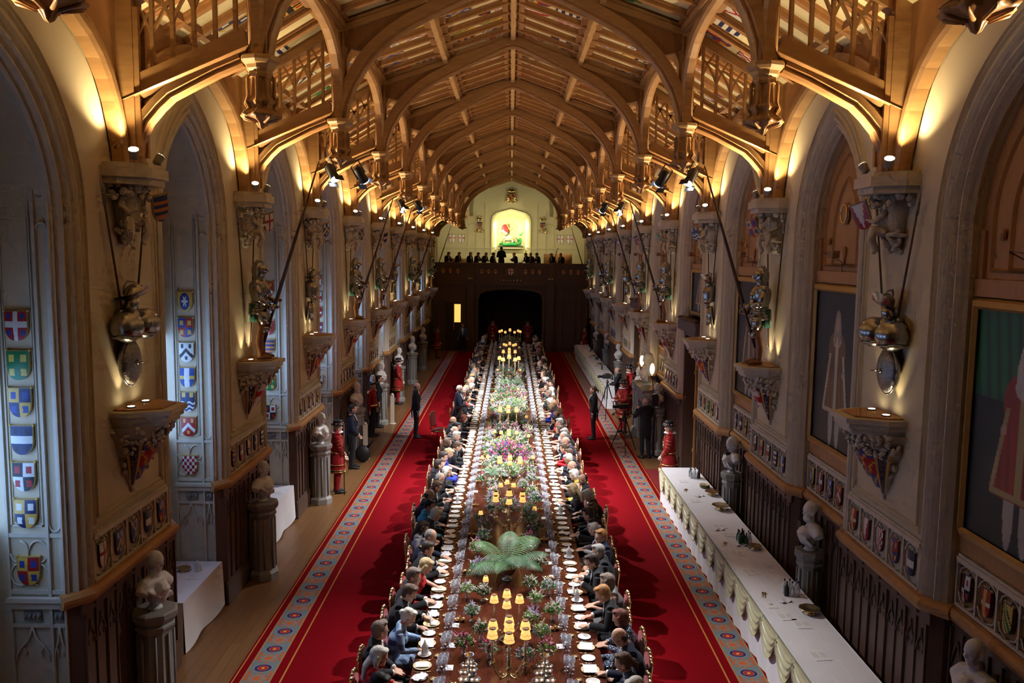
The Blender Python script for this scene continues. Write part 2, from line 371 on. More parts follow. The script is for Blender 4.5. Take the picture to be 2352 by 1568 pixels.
def wainscot_mesh(s,half=True):
    b=MB(); g=gmap(s,0); D=.14 if s<0 else .5; b.box(*sorted((s*XW,s*(XW+D))),-1.24,1.24,0,2.02)
    for t in (-1,1): b.prism([(t*1.24,D),(t*1.24,.0),(t*1.31,.13),(t*1.31,D)],0,2.02,lambda y,d,z:(s*(XW+d),y,z))
    if s<0: b.box(-XW-.95,-XW-.14,-1.295,1.295,0,2.06,1)
    n=10; 
    def bx(y0,y1,z0,z1,h): b.box(*sorted((s*(XW),s*(XW-h))),y0,y1,z0,z1)
    bx(-1.28,1.28,0,.34,.05); bx(-1.28,1.28,.34,.40,.03); bx(-1.28,1.28,1.86,1.99,.02)
    for i in range(n+1):
        y=-1.22+2.44*i/n; w=.020 if i%2 else .028
        bx(y-w/2,y+w/2,.4,1.86,.032 if i%2==0 else .022)
        if i<n:
            c=y+1.22/n; 
            for t in (-1,1): b.tube([g(c+t*.10,1.46,-.008),g(c+t*.09,1.54,-.010),g(c+t*.045,1.61,-.012),g(c+t*.012,1.67,-.012),g(c,1.76,-.012)],.009,5); b.tube([g(c+t*.085,1.55,-.01),g(c+t*.05,1.53,-.012),g(c+t*.045,1.47,-.01)],.007,5)
            if i%2==0: b.ell(g(c+.1,1.925,-.025),(.02,.035,.03),8,5)
    return b.mesh('wainscot',['wains','stone'])
def string_mesh(s):
    b=MB(); f=lambda p,q,w:(s*(XW+q),p,w)
    prof=[(0.02,1.97),(-.05,1.99),(-.085,2.05),(-.085,2.09),(-.05,2.13),(.02,2.15)]
    b.sweep([(-1.38,.16),(-1.14,-.03),(1.14,-.03),(1.38,.16)],prof,f); return b.mesh('string_course','panel')
# frieze with five small shields to a pier
def frieze_mesh(s,y0,y1,n,d=0):
    b=MB(); g=lambda y,z,h:(s*(XW+d-h),y,z)
    def bx(a,c,z0,z1,h): b.box(*sorted((s*(XW+d),s*(XW+d-h))),a,c,z0,z1)
    bx(y0,y1,2.64,2.70,.05); bx(y0,y1,2.70,2.73,.03); bx(y0,y1,2.15,2.18,.04)
    for i in range(n+1):
        y=y0+(y1-y0)*i/n; bx(y-.014,y+.014,2.18,2.64,.035)
        if i<n:
            c=y+(y1-y0)/n/2; w=(y1-y0)/n/2-.02
            for t in (-1,1):
                b.tube([g(c+t*w,2.50,.012),g(c+t*w*.75,2.58,.014),g(c+t*w*.2,2.63,.014)],.011,5)
                b.tube([g(c+t*w,2.30,.012),g(c+t*w*.75,2.22,.014),g(c+t*w*.2,2.19,.014)],.011,5)
                b.tube([g(c+t*w*.2,2.6,.014),g(c,2.54,.016),g(c-t*w*.5,2.56,.014)],.008,5)
    return b.mesh('frieze','stone')
WL=tag(empty('wall_left'),kind='structure'); WR=tag(empty('wall_right'),kind='structure')
for s,W in ((-1,WL),(1,WR)):
    pm=pier_mesh(s,0); sm_=surround_mesh(s); wm=wainscot_mesh(s); st=string_mesh(s); fm=frieze_mesh(s,-1.0,1.0,5); jm=jamb_mesh(s) if s<0 else None
    for k in range(-1,9):
        y=YK(k); put('pier',pm,W,(0,y,0)); put('wainscot',wm,W,(0,y,0)); put('string_course',st,W,(0,y,0)); put('frieze',fm,W,(0,y,0))
        if jm and k>=0: put('reveal_panel',jm,W,(0,y-JU+.0,0))
        if k<8: put('arch_moulding',sm_,W,(0,y+B/2,0))
    put('pier',pm,W,(0,YK(9)+.9,0))
# left window bays
glassm=emat('dusk_window_glass',(.16,.24,.38),.35)
wf=MB()
for y in (-.97,-.33,.31,.92): wf.box(-XW-.98,-XW-.92,y,y+.05,2.05,7.6)
for z in (2.05,3.2,4.4,5.6,6.6): wf.box(-XW-.98,-XW-.92,-.97,.97,z,z+.05)
wfm=wf.mesh('window_frame','stone'); pp=MB(); pp.prism([(-.97,2.05),(.97,2.05)]+[(x,z) for x,z in ARC]+[(-x,z) for x,z in ARC[::-1]][1:],.97,1.0,gmap(-1,0)); pm_=pp.mesh('window_pane',glassm)
for k in range(-1,8):
    y=YK(k)+B/2; w=empty('window_%d'%(k+2),(0,y,0),kind='structure'); put('window_frame',wfm,w); put('window_pane',pm_,w)
    if k==-1: continue
b=MB()
for k in range(-1,9):
    y=YK(k)+B/2; b.box(-5.75,-5.65,y-1,y+1,0,2.05)
b.build('window_apron','stone',WL)
# right recesses: dado, frieze, panelling; two of them hold doors
DOORB=(2,4)
def recess(k):
    b=MB(); y=YK(k)+B/2; g=lambda a,z,h:(XW+.26-h,y+a,z); D=.26
    def bx(a,c,z0,z1,h,m=0): b.box(XW+D-h,XW+D+.02,y+a,y+c,z0,z1,m)
    z0=4.35 if k in DOORB else 0
    bx(-1,1,z0,8,0)
    if not z0:
        bx(-.98,.98,0,2.0,.05,1); 
        for i in range(9): bx(-.97+.235*i,-.945+.235*i,.35,1.9,.085,1)
        for i in range(8):
            c=-.96+.1175+.235*i
            for t in (-1,1): b.tube([g(c+t*.1,1.5,.06),g(c+t*.07,1.6,.066),g(c,1.78,.066)],.012,5,m=1)
        bx(-.98,.98,0,.34,.1,1)
        bx(-.98,.98,2.74,2.98,.03,2)
    # pointed oak panels above the picture
    zt=5.62
    bx(-.97,.97,zt-.1,zt+.08,.06,2); bx(-.97,-.88,zt,ZS,.04,2); bx(.88,.97,zt,ZS,.04,2)
    for w in (.74,.42):
        A=arc(w,6.25,1.15 if w>.5 else .8)
        pth=[(-w,zt+.2)]+[(-x,z) for x,z in A][:-1]+[(0,A[-1][1])]+[(x,z) for x,z in A[::-1]][1:]+[(w,zt+.2),(-w,zt+.2)]
        b.sweep(pth,[(0,.0),(.02,.035),(.05,.0)],g,m=2)
    A=arc(.40,6.25,.8); 
    for t in (-1,1): b.ell(g(t*.58,6.15,.03),(.035,.05,.06),8,6,m=2)
    b.lathe([(.0,0),(.13,.0),(.13,.03),(.09,.05),(0,.05)],(0,0,0),14,m=2) if 0 else b.ell(g(0,6.55,.03),(.03,.14,.17),14,8,m=2)
    b.tube([g(.11*cos(i*pi/8),6.55+.135*sin(i*pi/8),.055) for i in range(17)],.014,6,m=3)
    b.ell(g(0,5.98,.02),(.03,.06,.1),8,6,m=2); b.box(XW+D-.03,XW+D,y-.015,y+.015,zt+.2,5.9,2)
    return b.build('recess_panelling',['panel','wains','panel','gold'],WR)
for k in range(-1,8): recess(k)
rs=frieze_mesh(1,-.93,.93,5,.24)
b=MB(); b.sweep([(-.97,.18),(.97,.18)],[(.1,1.97),(-.03,1.99),(-.065,2.05),(-.065,2.09),(-.03,2.13),(.1,2.15)],lambda p,q,w:(XW+q,p,w)); rst=b.mesh('string_course','panel')
for k in range(-1,8):
    if k not in DOORB: put('frieze',rs,WR,(0,YK(k)+B/2,0)); put('string_course',rst,WR,(0,YK(k)+B/2,0))
b=MB(); b.box(-5.9,-5.66,-2,58,0,9.7); b.build('outer_skin','wall',WL)
# cut openings are above: keep the skin behind the window panes only
b=MB(); b.box(5.14,5.3,-2,58,0,9.7)
b.build('outer_skin','wall',WR)
for n_,k in enumerate(DOORB):
    y=YK(k)+B/2; d=empty('door_%d'%(n_+1),(0,y,0),kind='structure')
    b=MB(); b.box(XW+.05,XW+.43,-.97,-.86,0,3.9); b.box(XW+.05,XW+.43,.86,.97,0,3.9); b.box(XW+.05,XW+.43,-.97,.97,3.8,3.95); b.build('door_frame','wains',d)
    b=MB(); b.box(XW+.36,XW+.42,-.86,.86,0,3.8)
    for a in (-.62,.02): 
        for z in (.3,1.6,2.7): b.box(XW+.33,XW+.37,a,a+.55,z,z+.85)
    b.build('door_leaf',mat('dark_door_wood',(.05,.025,.016),.5),d)
    b=MB(); b.prism([(-1.05,3.95),(1.05,3.95),(1.12,4.1),(1.0,4.25),(-1.0,4.25),(-1.12,4.1)],-.12,.38,lambda a,z,h:(XW+h,a,z))
    for i in range(7): b.ell((XW-.08,-.9+.3*i,4.27),(.1,.1,.05),8,5)
    b.build('door_cornice','wains',d)
    b=MB(); b.box(XW-.02,XW+.34,-.86,-.80,0,3.8); 
    for z in (1.0,1.9,3.0): b.ell((XW-.02,-.83,z),(.03,.03,.07),8,6)
    b.build('door_edge',mat('gilded_door_edge',(.62,.33,.07),.35,.4),d)
# ---------------------------------------------------------------- roof
def cz(x): x=abs(x); return 9.82+.346*(2.94-x) if x<=3.0 else 9.80-.60*(x-3.0)
def fy(y0=0): return lambda x,z,y:(x,y0+y,z)
ARCH=[(2.83,8.17),(2.79,8.40),(2.68,8.70),(2.50,9.01),(2.35,9.20),(2.19,9.36),(1.97,9.54),(1.74,9.69),(1.48,9.83),(1.2,9.97),(.8,10.16),(.4,10.35),(.15,10.46),(0,10.49)]
def truss():
    P={}
    full=ARCH+[(-x,z) for x,z in ARCH[::-1]][1:]
    b=MB(); f=lambda x,z,y:(x,y,z)
    b.sweep(full,[(0,-.05),(-.03,-.09),(-.07,-.075),(-.09,-.12),(-.24,-.12),(-.24,.12),(-.09,.12),(-.07,.075),(-.03,.09),(0,.05)],f)
    P['main_arch']=b.mesh('main_arch','oak')
    b=MB()
    for s in (-1,1):
        def F(x,z,y,s=s): return (s*x,y,z)
        b.sweep([(0,10.72),(1.6,10.17),(3.15,9.64)],[(0,-.13),(-.0,.13),(-.1,.13),(-.1,-.13)],F)
        b.prism([(0,10.66),(3.15,9.58),(3.15,9.76),(0,10.85)],-.10,.10,F)
    P['principal_rafter']=b.mesh('principal_rafter','oak')
    b=MB()
    for s in (-1,1):
        def F(x,z,y,s=s): return (s*x,y,z)
        b.prism([(1.45,9.95),(1.76,9.86),(2.1,9.62),(2.45,9.30),(2.72,9.35),(2.85,9.4),(2.9,9.68),(1.5,10.16)],-.05,.05,F)
        b.prism([(2.75,9.75),(3.2,9.75),(3.2,9.3),(2.95,9.3)],-.1,.1,F)
    P['spandrel_board']=b.mesh('spandrel_board','oak2')
    for s,nm in ((-1,'left'),(1,'right')):
        def F(x,z,y,s=s): return (s*x,y,z)
        def G(x,y,z,s=s): return (s*x,y,z)
        b=MB(); b.prism([(4.42,6.92),(4.70,6.92),(4.70,9.05),(4.42,9.05)],-.14,.14,F)
        for y in (-.09,.09): b.prism([(4.36,7.0),(4.43,7.0),(4.43,8.7),(4.36,8.7)],y-.03,y+.03,F)
        P['wall_post',s]=b.mesh('wall_post','oak')
        b=MB(); pth=[(4.40,6.93),(4.38,7.15),(4.27,7.38),(4.13,7.54),(4.0,7.66),(3.73,7.80),(3.45,7.94),(3.16,8.06)]
        b.sweep(pth,[(0,-.05),(-.03,-.08),(-.07,-.06),(-.09,-.10),(-.17,-.10),(-.17,.10),(-.09,.10),(-.07,.06),(-.03,.08),(0,.05)],F)
        b.prism([(4.42,7.3),(4.2,7.62),(3.9,7.82),(4.42,7.64)],-.03,.03,F)
        P['curved_brace',s]=b.mesh('curved_brace','oak')
        b=MB(); sl=.427
        b.sweep([(4.66,7.545),(3.05,8.232)],[(0,-.06),(-.05,-.15),(-.08,-.11),(-.08,-.10),(-.27,-.1),(-.27,.1),(-.08,.10),(-.08,.11),(-.05,.15),(0,.06)],F)
        P['hammer_beam',s]=b.mesh('hammer_beam','oak')
        b=MB(); hb=lambda x:7.545+(4.66-x)*sl+.27; tp=lambda x:8.66+(4.6-x)*.60
        xs=[4.48,4.24,4.0,3.75,3.5,3.26]
        b.sweep([(4.62,tp(4.62)),(3.1,tp(3.1))],[(0,-.09),(-.16,-.09),(-.16,.09),(0,.09)],F)
        for i,x in enumerate(xs):
            b.prism([(x-.022,hb(x)-.02),(x+.022,hb(x)-.02),(x+.022,tp(x)+.02),(x-.022,tp(x)+.02)],-.03,.03,F)
        ys=[4.48,4.24,4.0,3.75,3.5,3.26]
        for i in range(len(ys)):
            for dx in (1,-1):
                j0=ys[i]; pts=[]
                for q in range(9):
                    t=q/8; x=j0-dx*.245*2*t*.98*(t*.35+.65)
                    z=tp(j0)-.47+.52*math.sin(min(1,t*1.0)*pi/2)
                    if x>4.5 or x<3.2 or z>tp(x)+.02: break
                    pts.append((x,z))
                if len(pts)>2: b.sweep(pts,[(-.016,-.022),(.016,-.022),(.016,.022),(-.016,.022)],F)
        P['tracery_panel',s]=b.mesh('tracery_panel','oak')
        b=MB(); c=G(2.98,0,0); b.col=None
        b.lathe([(.12,8.17+1.6),(.12,8.20),(.13,8.17)],(c[0],0,0),8,sm=False)
        for a in range(4):
            an=a*pi/2+pi/4; b.lathe([(.035,8.17),(.035,9.7)],(c[0]+.12*cos(an),.12*sin(an),0),6)
        P['upper_post',s]=b.mesh('upper_post','oak')
        b=MB(); b.lathe([(.0,7.34),(.03,7.36),(.05,7.40),(.075,7.43),(.20,7.47),(.225,7.50),(.19,7.53),(.13,7.57),(.145,7.62),(.175,7.65),(.15,7.69),(.115,7.72),(.11,7.95),(.12,8.0)],(c[0],0,0),32,flute=.13,nf=8)
        for a in range(8):
            an=a*pi/4; b.tube([(c[0]+r*cos(an),r*sin(an),z) for r,z in ((.13,7.96),(.165,7.92),(.16,7.72),(.19,7.64),(.15,7.57),(.235,7.5),(.2,7.46),(.07,7.42))],.016,6)
        P['pendant_drop',s]=b.mesh('pendant_drop','oak')
        b=MB(); b.lathe([(.13,7.93),(.15,7.97),(.14,8.0),(.165,8.03),(.175,8.07),(.21,8.09),(.235,8.12),(.235,8.16),(.225,8.175),(.2,8.175)],(c[0],0,0),8,sm=False)
        P['pendant_capital',s]=b.mesh('pendant_capital','oaklight')
    return P
TP=truss()
for k in range(-1,10):
    t=empty('roof_truss',(0,YK(k),0),label='arched oak roof truss with two hanging pendants, %s of eleven from the camera'%nth(k+1),cat='roof truss',group='arched oak trusses of the hall roof')
    for n_,me in TP.items(): put(n_ if isinstance(n_,str) else n_[0],me,t)
# one bay of ceiling between two trusses
def ceiling_bay():
    b=MB()
    for s in (-1,1):
        def F(x,z,y,s=s): return (s*x,y,z)
        b.prism([(0,cz(0)),(3.0,cz(3.0)),(4.9,cz(4.9)),(4.9,cz(4.9)+.06),(3,cz(3)+.06),(0,cz(0)+.06)],0,B,F,m=1)
        for i in range(8):
            y=B*i/7
            for (w,h) in ((.20,.04),(.11,.10)):
                y0,y1=max(0,y-w/2),min(B,y+w/2)
                for a,c in ((0,3.0),(3.0,4.75)): b.prism([(a,cz(a+.001)-h),(c,cz(c-.001)-h),(c,cz(c-.001)+.02),(a,cz(a+.001)+.02)],y0,y1,F)
        for xx in (.16,1.36,1.64,2.86,3.15,4.4): b.prism([(xx-.06,cz(xx)-.07),(xx+.06,cz(xx)-.07),(xx+.06,cz(xx)+.02),(xx-.06,cz(xx)+.02)],0,B,F)
    return b.mesh('ceiling_boards',['oak2','cream'])
def purlins():
    o={}
    def edge(b,x,z,depth,w):
        n=28; top=z+depth
        for q in range(7):
            y0=B*q/7; y1=B*(q+1)/7
            prof=[(y0,z+.05),(y0+.1,z),(y1-.1,z),(y1,z+.05),(y1,top),(y0,top)]
            b.prism(prof,x-w,x+w,lambda a,h,x_:(x_,a,h))
        b.box(x-w*1.7,x+w*1.7,0,B,z+.12,top)
    b=MB(); edge(b,0,10.63,.21,.05); o['ridge_purlin']=[(b.mesh('ridge_purlin','oaklight'))]
    o['purlin']=[]; o['arcade_plate']=[]; o['longitudinal_arch']=[]; o['wall_rib']=[]
    for s in (-1,1):
        b=MB(); edge(b,s*1.5,10.12,.24,.05); o['purlin'].append(b.mesh('purlin','oaklight'))
        b=MB(); b.box(s*2.98-.14,s*2.98+.14,0,B,9.66,9.9); b.box(s*2.98-.1,s*2.98+.1,0,B,9.62,9.69); o['arcade_plate'].append(b.mesh('arcade_plate','oak'))
        b=MB(); hp=[(.12,8.17),(.125,8.45),(.17,8.75),(.27,8.97),(.45,9.17),(.72,9.33),(1.0,9.43),(1.5,9.52),(B/2,9.58)]
        pth=hp+[(B-y,z) for y,z in hp[::-1]][1:]
        b.sweep(pth,[(0,-.05),(.04,-.09),(.2,-.09),(.2,.09),(.04,.09),(0,.05)],lambda y,z,w,s=s:(s*2.98+w,y,z))
        b.prism([(.45,9.25),(.2,8.9),(.2,9.65),(1.3,9.65),(1.2,9.55)],-.03,.03,lambda y,z,w,s=s:(s*2.98+w,y,z)); b.prism([(B-.45,9.25),(B-.2,8.9),(B-.2,9.65),(B-1.3,9.65),(B-1.2,9.55)],-.03,.03,lambda y,z,w,s=s:(s*2.98+w,y,z))
        o['longitudinal_arch'].append(b.mesh('longitudinal_arch','oak'))
        b=MB(); hp=[(.19,6.92),(.22,7.08),(.30,7.33),(.40,7.58),(.53,7.80),(.70,7.99),(.93,8.16),(1.2,8.29),(1.5,8.41),(1.9,8.52),(B/2,8.60)]
        pth=hp+[(B-y,z) for y,z in hp[::-1]][1:]
        b.sweep(pth,[(0,-.02),(0,-.17),(.05,-.2),(.12,-.2),(.14,-.15),(.24,-.15),(.24,-.02)],lambda y,z,w,s=s:(s*(XW+w),y,z))
        b.prism([(0.05,7.0),(.16,7.0)]+[(y-.05,z+.12) for y,z in hp[1:]]+[(B-y+.05,z+.12) for y,z in hp[::-1][:-1]]+[(B-.16,7.0),(B-.05,7.0),(B-.05,9.05),(.05,9.05)],-.09,-.005,lambda y,z,w,s=s:(s*(XW+w),y,z),m=1)
        o['wall_rib'].append(b.mesh('wall_rib',['oak','oak2']))
    return o
cb=ceiling_bay(); pu=purlins(); CE=tag(empty('ceiling'),kind='structure')
for k in range(-1,10):
    put('ceiling_boards',cb,CE,(0,YK(k),0))
    for n_,ms in pu.items():
        if k==9 and n_=='wall_rib': continue
        for me in ms: put(n_,me,CE,(0,YK(k),0))
b=MB(); b.box(-6,6,-2,YK(-1),0,.01); 
b=MB(); b.box(-5.9,5.9,-2.2,-2,0,12); tag(b.build('wall_back','wall'),kind='structure')
for k in (-1,): put('ceiling_boards',cb,CE,(0,YK(k)-B,0)); put('ceiling_boards',cb,CE,(0,YK(k)-2*B,0))
# ================================================================ HERALDRY
C={'red':(.45,.012,.015),'blue':(.02,.06,.30),'gold':(.72,.44,.07),'white':(.80,.78,.70),'black':(.012,.012,.015),'green':(.01,.20,.06),'yellow':(.75,.55,.08),'navy':(.012,.025,.11),'orange':(.60,.20,.04),'purple':(.16,.03,.22)}
def hw(v): return 1.0 if v<.5 else math.sqrt(max(0,1-((v-.5)/.5)**2))**.8
def hpat(p,c1,c2,c3):
    c1,c2,c3=C[c1],C[c2],C[c3]
    def f(x,v):
        z=v*1.2-.6   # -0.6 top .. 0.6 foot
        if p=='quarterly':
            q=(x>0)^(z>0); base=c1 if q else c2
            return c3 if (abs(abs(x)-.5)<.22 and abs(abs(z)-.28)<.13) else base
        if p=='cross': return c2 if abs(x)<.17 or abs(z+.05)<.12 else (c3 if (abs(abs(x)-.58)<.17 and abs(abs(z+.05)-.33)<.1) else c1)
        if p=='plaincross': return c2 if abs(x)<.16 or abs(z+.08)<.1 else c1
        if p=='chevron': return c2 if abs(z-.05-abs(x)*.5+.18)<.13 else (c3 if (abs(abs(x)-.5)<.18 and abs(z+.38)<.12) or (abs(x)<.16 and abs(z-.36)<.1) else c1)
        if p=='waves': return c3 if (z<-.2 and abs(abs(x)-.5)<.22 and abs(z+.42)<.13) else (c2 if (math.sin((z+.06*math.sin(x*7))*24)>.15 and z>-.05) else c1)
        if p=='saltire': return c2 if abs(abs(x)*.62-abs(z))<.11 else c1
        if p=='bend': return c2 if abs(x*.62-z)<.16 else (c3 if abs(abs(x*.62-z)-.42)<.08 else c1)
        if p=='checky': return c1 if (int((x+2)*3)+int((z+2)*5))%2 else c2
        if p=='pale': return c2 if abs(x)<.33 else (c3 if abs(z)<.12 else c1)
        if p=='bars': return c2 if int((z+2)*6)%2 else c1
        if p=='pile': return c2 if abs(x)<.75-(z+.6)*.62 else c1
        if p=='fess': return c2 if abs(z+.02)<.15 else (c3 if (abs(abs(x)-.45)<.14 and abs(abs(z)-.36)<.1) else c1)
        if p=='star':
            a=math.atan2(z,x); r=math.hypot(x,z*1.2); return c2 if r<.30+.12*math.cos(6*a) else (c3 if r>.62 else c1)
    return f
DEF=[('cross','red','white','blue'),('quarterly','green','green','yellow'),('quarterly','navy','gold','blue'),('fess','navy','white','black'),('quarterly','white','black','red'),('quarterly','navy','gold','white'),
('quarterly','red','gold','blue'),('star','blue','white','gold'),('quarterly','red','blue','gold'),('chevron','white','black','black'),('pale','blue','white','gold'),('waves','navy','white','gold'),('chevron','red','white','gold'),('checky','red','white','blue'),
('plaincross','white','red','red'),('bars','navy','white','gold'),('bend','yellow','green','black'),('saltire','white','red','red'),('pile','red','white','gold'),('chevron','blue','gold','white'),('fess','white','red','black'),('bars','orange','navy','gold'),('cross','gold','black','red'),('pale','red','gold','white'),('saltire','blue','gold','gold'),('fess','gold','red','blue')]
def shield_mesh(i,w,h,thick=.03,nu=14,nv=16,bul=.02,round_=False,edge=1):
    p=hpat(*DEF[i]); b=MB()
    W=(lambda v: math.sqrt(max(0,1-(2*v-1)**2))) if round_ else hw
    def pos(u,v):
        vv=min(.995,max(.005 if round_ else 0,v)); x=(2*u-1)*W(vv); return (x*w/2, -thick-bul*(1-x*x*.8)*(1-(2*v-1)**2*.6), h*(.5-v))
    def colf(u,v):
        x=(2*u-1)*W(v)
        if edge and (abs(2*u-1)>1-1.6/nu or v<.9/nv): return (.30,.22,.08)
        return p(x,v)
    b.grid(nu,nv,pos,colf=colf)
    def back(u,v): q=pos(u,v); return (q[0],0,q[2])
    rim=[(0,j/nv) for j in range(nv+1)]+[(i_/nu,1) for i_ in range(1,nu+1)]+[(1,1-j/nv) for j in range(1,nv+1)]+[(1-i_/nu,0) for i_ in range(1,nu)]
    n=len(rim); b.add([pos(*r) for r in rim]+[back(*r) for r in rim],[(i_,(i_+1)%n,n+(i_+1)%n,n+i_) for i_ in range(n)],0,False,C['gold'] if edge else (.06,.05,.04))
    if not round_:
        for t in (-1,1): b.ell((t*w*.5,-thick*.7,h*.5),(w*.07,thick*.6,w*.07),6,4,col=C['gold'])
    return b.mesh('heraldic_shield','paint',cols=True)
def cname(i):
    p,a,c_,d=DEF[i]
    return {'cross':f'{a} shield with {c_} cross','plaincross':f'{a} shield with plain {c_} cross','quarterly':f'{a} and {c_} quartered shield' if a!=c_ else f'{a} quartered shield','chevron':f'{a} shield with {c_} chevron','waves':f'{a} shield with {c_} waves','saltire':f'{a} shield with {c_} saltire','bend':f'{a} shield with {c_} bend','checky':f'{a} and {c_} chequered shield','pale':f'{a} shield with {c_} centre stripe','bars':f'{a} and {c_} barred shield','pile':f'{a} shield with {c_} wedge','fess':f'{a} shield with {c_} band','star':f'{a} star shaped badge'}[p]
SM=[shield_mesh(i,.25,.32,nu=30,nv=34) for i in range(len(DEF))]
SF=[shield_mesh(i,.155,.30,.03,12,14,edge=0) for i in range(len(DEF))]
SC=[shield_mesh(i,.33,.52,.012,12,14,.004,edge=0) for i in range(len(DEF))]
# shields down the window reveals
SEQ=[[0,1,2,3,4,5,6],[7,8,9,10,11,12,13]]
for k in range(0,9):
    for j,z in enumerate((5.09,4.67,4.27,3.86,3.46,3.05,2.41)):
        i=SEQ[k][j] if k<2 else (k*5+j*3+2)%26
        o=put('heraldic_shield',SM[i],None,(-(XW+.518),YK(k)-JU-.002,z)); tag(o,f'{cname(i)}, {num(j+1)} down the reveal of the {nth(k)} left pier','shield','shields down the left window reveals')
for s,sn in ((-1,'left'),(1,'right')):
    for k in range(0,9):
        for j in range(5):
            i=(k*7+j*5+(3 if s>0 else 14))%26; y=YK(k)-.8+.4*j
            o=put('heraldic_shield',SF[i],None,(s*(XW+.0),y,2.40),-s*pi/2); tag(o,f'{cname(i)}, {num(j+1)} along the frieze of the {nth(k)} {sn} pier','shield','small shields along the wall frieze')
for k in range(-1,8):
    if k in DOORB: continue
    for j in range(5):
        i=(k*3+j*7+5)%26; y=YK(k)+B/2-.744+.372*j
        o=put('heraldic_shield',SF[i],None,(XW+.24,y,2.40),-pi/2); tag(o,f'{cname(i)}, {num(j+1)} under the {nth(k+1)} portrait recess on the right','shield','small shields under the portraits')
# painted shields between the ceiling rafters
rr=random.Random(5); rest=MB(); cnt=0
XS=[.46,1.06,1.94,2.52,3.42,4.02]
for k in range(0,10):
    for s,sn in ((-1,'left'),(1,'right')):
        for r_ in range(7):
            for j,x in enumerate(XS):
                if rr.random()<.45: continue
                i=rr.randrange(26); y=YK(k)+B*(r_+.5)/7; sl=.346 if x<3 else .60; a=math.atan(sl)
                z=cz(x)-.003; 
                # local -y faces down into the hall, local z runs up the slope
                up=Vector((-s*cos(a),0,sin(a))); nrm=Vector((-s*sin(a),0,-cos(a))); xa=(-nrm).cross(up)
                m=Matrix((xa,-nrm,up)).transposed().to_4x4(); m.translation=Vector((s*x,y,z))
                ind=(k==0 and x>3) or k in (1,2,3,4)
                if ind:
                    o=put('ceiling_shield',SC[i]); o.matrix_world=m; cnt+=1
                    tag(o,f'{cname(i)}, {sn} slope, bay {k+1}, row {r_+1}, {num(j+1)} from ridge','shield','painted shields between the ceiling rafters')
                else:
                    p=hpat(*DEF[i]); 
                    for (u0,u1) in ((-1,-.33),(-.33,.33),(.33,1)):
                        for (v0,v1) in ((.02,.35),(.35,.65),(.65,.9)):
                            q=[(u*.165*(1 if v<.6 else .7),-.014,.26-.52*v) for u,v in ((u0,v0),(u1,v0),(u1,v1),(u0,v1))]
                            rest.add([m@Vector(t) for t in q],[(0,1,2,3)],0,False,p((u0+u1)/2,(v0+v1)/2))
tag(rest.build('distant_ceiling_shield','paint',cols=True),'mass of small painted shields on the farther ceiling boards','shield','painted shields between the ceiling rafters','stuff')
# ================================================================ BRACKETS AND CORBELS ON THE PIERS
def text_mesh(t,size,m,ext=.004):
    c=bpy.data.curves.new('t','FONT'); c.body=t; c.size=size; c.extrude=ext; c.align_x='CENTER'; c.align_y='CENTER'
    o=bpy.data.objects.new('t',c); COL.objects.link(o); dg=bpy.context.evaluated_depsgraph_get(); me=bpy.data.meshes.new_from_object(o.evaluated_get(dg)); bpy.data.objects.remove(o)
    me.materials.clear(); me.materials.append(M[m]); return me
def half_oct(w,d,k=1): return [(-w,0),(-w,d*.35),(-w*.55,d),(w*.55,d),(w,d*.35),(w,0)]
def bracket(s,kind):
    """shelf bracket; local: wall plane at x=0, hall towards +x; kind 0 cross flag, 1 royal flag"""
    o={}
    b=MB(); f=lambda a,h,z:(h,a,z)
    for w,d,z0,z1 in ((.44,.60,3.86,3.93),(.47,.64,3.93,3.99),(.40,.56,3.80,3.86)): b.prism(half_oct(w,d),z0,z1,f)
    o['shelf']=b.mesh('shelf','stone')
    b=MB(); b.prism(half_oct(.36,.52),3.99,4.01,f); o['wooden_top']=b.mesh('wooden_top','panel')
    # tapering carved core
    def P(u,v,off=0):
        w=.40*(1-v)**.85+.03; d=.50*(1-v)**1.0+.03; a=pi*(u); x=sin(a)*(d+off); y=-cos(a)*(w+off); return Vector((x,y,3.80-.82*v))
    b=MB(); b.grid(16,14,lambda u,v:P(u,v,0)); b.ell((.02,0,2.96),(.03,.03,.05),8,6); o['core']=b.mesh('core','stone')
    b=MB(); q=random.Random(3+kind)
    # ivy foliage on the far-from-flag half
    side=-1 
    for i in range(210):
        v=q.random()**.9*.74; u=q.uniform(.0,1.0)
        uf=u if s<0 else 1-u
        if .07<uf<.66 and v>.30+.1*(uf<.3): continue
        if uf<.07 and q.random()<.5: continue
        p=P(u,v,q.uniform(.015,.05)); n=(P(u,v,.1)-P(u,v,0)).normalized(); rot=n.to_track_quat('Z','Y').to_matrix()@Matrix.Rotation(q.uniform(0,6),3,'Z')
        b.ell(p,(q.uniform(.02,.036),q.uniform(.034,.06),q.uniform(.012,.032)),6,4,rot=rot)
    o['ivy_carving']=b.mesh('ivy_carving','stone')
    b=MB(); nn=20
    def colf(u,v):
        vv=.30+.6*v; uu=.10+.40*u
        if kind==0: return C['red'] if abs(v-.42)<.1 or u>.9 else C['white']
        return (C['blue'] if v<.25 or v>.62 else C['red']) if (int(u*9)+int(v*13))%4 else C['gold']
    mu=(lambda u:u) if s<0 else (lambda u:1-u)
    b.grid(8,14,lambda u,v:P(mu(.26+.38*(1-u)),.26+.62*v,.024),colf=colf); o['painted_flag']=b.mesh('painted_flag','paint',cols=True)
    b=MB(); b.grid(5,16,lambda u,v:P(mu(.09+.15*u+.05*v),.30+.66*v,.045),colf=lambda u,v:C['gold'] if u<.34*0+.0 or abs(u-.5)>.3 else C['navy']); 
    o['garter_ribbon']=b.mesh('garter_ribbon','paint',cols=True)
    return o
